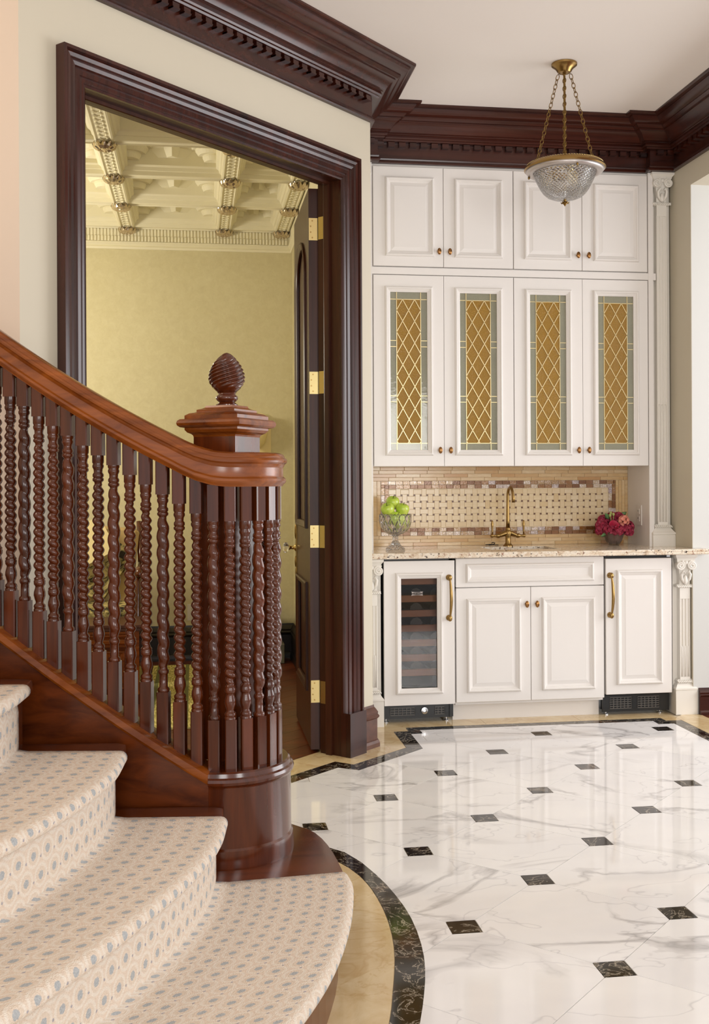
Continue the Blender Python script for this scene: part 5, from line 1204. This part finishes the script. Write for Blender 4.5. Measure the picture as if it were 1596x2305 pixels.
b.build('rope_beading', 'brass', pd, smooth=True)
b = MB(); b.lathe([(0.150, ZR - 0.006), (0.189, ZR - 0.012), (0.180, ZR - 0.024), (0.158, ZR - 0.030), (0.146, ZR - 0.020)], (*pc, 0), 64, caps=False); b.build('lower_rim', 'pewter', pd, smooth=True)
lathe_uv('glass_bowl', [(0.154, -0.018), (0.147, -0.040), (0.137, -0.062), (0.126, -0.084), (0.115, -0.104), (0.102, -0.122), (0.084, -0.138), (0.058, -0.149), (0.028, -0.154), (0.006, -0.155)], (*pc, ZR), 72, 'cut_bowl', pd).data
so = pd.children[-1] if False else bpy.data.objects['glass_bowl']; md = so.modifiers.new('thickness', 'SOLIDIFY'); md.thickness = 0.006; md.offset = 1
b = MB(); b.lathe([(0.002, 2.652), (0.006, 2.648), (0.008, 2.640), (0.004, 2.634), (0.014, 2.630), (0.010, 2.624), (0.004, 2.616), (0.0, 2.610)], (*pc, 0), 12)
for q in range(5): a = 2 * PI * q / 5; b.tube([(pc[0] + 0.006 * math.cos(a), pc[1] + 0.006 * math.sin(a), 2.632), (pc[0] + 0.016 * math.cos(a), pc[1] + 0.016 * math.sin(a), 2.626), (pc[0] + 0.020 * math.cos(a), pc[1] + 0.020 * math.sin(a), 2.632)], [0.004, 0.0035, 0.002], 6)
b.build('finial', 'old_brass', pd, smooth=True, angle=50)
for q in range(3):
    a = math.radians(30 + 120 * q); c = (pc[0] + 0.075 * math.cos(a), pc[1] + 0.075 * math.sin(a)); so = add_obj('socket', None, pd, (*c, ZR - 0.02))
    b = MB(); b.tube([(*pc, ZR + 0.0), ((pc[0] + c[0]) / 2, (pc[1] + c[1]) / 2, ZR - 0.012), (*c, ZR - 0.015)], 0.006, 8); b.lathe([(0.014, ZR - 0.04), (0.016, ZR - 0.015), (0.010, ZR - 0.005)], (*c, 0), 12); b.build('socket_cup', 'brass', so, smooth=True)
    b = MB(); b.ball((*c, ZR - 0.065), 0.018, 0.018, 0.028, 12, 8); b.build('bulb', 'bulb', so, smooth=True)
    b = MB(); b.ball((pc[0] + 0.175 * math.cos(a), pc[1] + 0.175 * math.sin(a), ZR - 0.030), 0.006, 0.006, 0.008, 8, 6); b.build('set_screw', 'old_brass', pd)

# ------------------------------------------------------------------ furniture of the study
ch = thing('wooden_chest', (-0.52, 6.63, 0), 'reddish panelled wooden chest in the study behind the balusters', 'chest')
CX0, CX1, CY0, CY1 = -0.86, -0.305, 6.45, 6.85
b = MB(); b.bbox(CX0, CX1, CY0, CY1, 0.44, 0.462, 0.004).box(CX0 + 0.012, CX1 - 0.012, CY0 + 0.012, CY1 - 0.012, 0.425, 0.44); b.build('lid', 'base_wood', ch)
b = MB(); b.box(CX0 + 0.02, CX1 - 0.02, CY0 + 0.03, CY1 - 0.02, 0.05, 0.425); b.build('chest_body', 'newel_wood', ch)
b = MB(); b.box(CX0 + 0.02, CX1 - 0.02, CY0 + 0.018, CY0 + 0.03, 0.33, 0.42); sweep(b, rect(CX0 + 0.05, CX1 - 0.05, 0.345, 0.405), MOULD, face(CY0 + 0.018), closed=True); b.build('frieze_drawer', 'stair_wood', ch)
for x0, x1 in ((CX0 + 0.02, CX0 + 0.09), (-0.60, -0.53), (CX1 - 0.09, CX1 - 0.02)): b = MB(); b.bbox(x0, x1, CY0 + 0.012, CY0 + 0.04, 0.05, 0.33, 0.003); b.build('stile', 'stair_wood', ch)
for x0, x1 in ((CX0 + 0.09, -0.60), (-0.53, CX1 - 0.09)): b = MB(); sweep(b, rect(x0 + 0.01, x1 - 0.01, 0.08, 0.31), MOULD, face(CY0 + 0.03), closed=True); b.build('panel', 'stair_wood', ch)
b = MB(); b.box(CX0, CX1, CY0, CY1, 0.0, 0.05); b.build('chest_base', 'newel_wood', ch)

ac = thing('armchair', (-0.62, 7.25, 0), 'carved wooden armchair with dark floral tapestry and pale cushions', 'armchair')
ax_, ay_ = -0.62, 7.25
b = MB(); b.bbox(ax_ - 0.26, ax_ + 0.24, ay_ - 0.25, ay_ + 0.25, 0.40, 0.50, 0.03); b.build('seat', 'tapestry', ac)
q = Matrix.Translation((ax_ - 0.02, ay_ + 0.26, 0.72)) @ Matrix.Rotation(-0.22, 4, 'X') @ Matrix.Rotation(0.1, 4, 'Y')
b = MB(); b.bbox(-0.22, 0.24, -0.04, 0.04, -0.26, 0.28, 0.025); b.v = [tuple(q @ Vector(v)) for v in b.v]; b.build('backrest', 'linen', ac)
b = MB(); b.bbox(-0.16, 0.16, -0.11, -0.03, -0.2, 0.2, 0.04); q2 = q @ Matrix.Rotation(0.5, 4, 'Y'); b.v = [tuple(q2 @ Vector(v)) for v in b.v]; b.build('cushion', 'tapestry', ac)
for sg in (-1, 1):
    b = MB(); xx = ax_ + sg * 0.26; b.tube([(xx, ay_ + 0.24, 0.74), (xx, ay_ + 0.1, 0.71), (xx, ay_ - 0.1, 0.70), (xx + sg * 0.01, ay_ - 0.24, 0.73), (xx + sg * 0.01, ay_ - 0.28, 0.70)], [0.022, 0.02, 0.022, 0.03, 0.022], 10); b.build('arm', 'newel_wood', ac, smooth=True)
    b = MB(); b.tube([(xx, ay_ - 0.24, 0.0), (xx, ay_ - 0.235, 0.2), (xx, ay_ - 0.24, 0.42), (xx, ay_ - 0.2, 0.55), (xx, ay_ - 0.24, 0.70)], [0.018, 0.022, 0.028, 0.018, 0.02], 10); b.build('leg', 'newel_wood', ac, smooth=True)
    b = MB(); b.tube([(xx, ay_ + 0.30, 0.0), (xx, ay_ + 0.26, 0.4), (xx, ay_ + 0.27, 0.74), (xx - sg * 0.02, ay_ + 0.36, 1.02)], [0.02, 0.026, 0.024, 0.018], 10); b.build('leg', 'newel_wood', ac, smooth=True)
b = MB(); b.box(ax_ - 0.27, ax_ + 0.27, ay_ - 0.26, ay_ - 0.23, 0.33, 0.40).box(ax_ - 0.27, ax_ + 0.27, ay_ + 0.23, ay_ + 0.26, 0.33, 0.40).box(ax_ - 0.27, ax_ - 0.24, ay_ - 0.25, ay_ + 0.25, 0.33, 0.40).box(ax_ + 0.24, ax_ + 0.27, ay_ - 0.25, ay_ + 0.25, 0.33, 0.40); b.build('seat_frame', 'newel_wood', ac)
b = MB(); q3 = Matrix.Translation((ax_ - 0.06, ay_ + 0.20, 0.86)) @ Matrix.Rotation(-0.3, 4, 'X') @ Matrix.Rotation(-0.5, 4, 'Y'); b.bbox(-0.15, 0.13, -0.10, -0.02, -0.12, 0.14, 0.035); b.v = [tuple(q3 @ Vector(v)) for v in b.v]; b.build('pillow', 'ornament', ac)
rg = thing('rug', (-0.1, 6.7, 0.0), 'straw-yellow striped runner rug on the study floor', 'rug')
b = MB(); b.box(-0.29, -0.01, 5.75, 7.72, 0.0, 0.010); b.build('woven_field', 'rug', rg)
for x in (-0.245, -0.055): b = MB(); b.box(x - 0.012, x + 0.012, 5.75, 7.72, 0.010, 0.0125); b.build('border_stripe', 'olive', rg)
sp_ = thing('stone_pedestal', (0.50, 7.83, 0), 'grey stone block carrying a dark green urn in the study corner', 'pedestal')
b = MB(); b.bbox(0.36, 0.625, 7.70, 7.93, 0.0, 0.14, 0.004); b.build('stone_block', 'stone_grey', sp_)
b = MB(); b.lathe([(0.10, 0.14), (0.115, 0.155), (0.10, 0.18), (0.06, 0.20), (0.05, 0.23), (0.08, 0.26), (0.115, 0.31), (0.115, 0.36), (0.07, 0.40), (0.05, 0.42)], (0.49, 7.815, 0), 24); b.build('urn', 'urn', sp_, smooth=True)
outlet('outlet', (-0.02, SY1, 0.345), (1, 0, 0), (0, -1, 0), 'white duplex outlet low on the study wall above the dark baseboard')
so_ = thing('wall_ornament', (0.49, SY1, 1.42), 'cream moulded wall ornament with rounded back, partly hidden by the newel', 'ornament')
def plate(y0, y1, hw_, z0, z1): 
    pts = [(0.47 - hw_, z0), (0.47 + hw_, z0)] + [(0.47 + hw_ * math.cos(a * PI / 14), z1 - hw_ * 1.2 + hw_ * 1.2 * math.sin(a * PI / 14)) for a in range(15)]
    n = len(pts); b = MB(); v = [(x, y0, z) for x, z in pts] + [(x, y1, z) for x, z in pts]; b.add(v, [tuple(range(n)), tuple(range(2 * n - 1, n - 1, -1))] + [(i, (i + 1) % n, n + (i + 1) % n, n + i) for i in range(n)]); return b
plate(SY1 - 0.03, SY1, 0.082, 1.42, 1.79).build('back_plate', 'ornament', so_)
b = MB(); b.lathe([(0.010, 0.0), (0.055, 0.05), (0.072, 0.12), (0.070, 0.20), (0.058, 0.25), (0.050, 0.25), (0.06, 0.12), (0.01, 0.02)], (0.45, SY1 - 0.075, 1.52), 20); b.build('bowl', 'ornament', so_, smooth=True)
b = MB(); b.box(0.40, 0.535, SY1 - 0.05, SY1 - 0.01, 1.475, 1.50); b.build('ledge', 'ornament', so_)
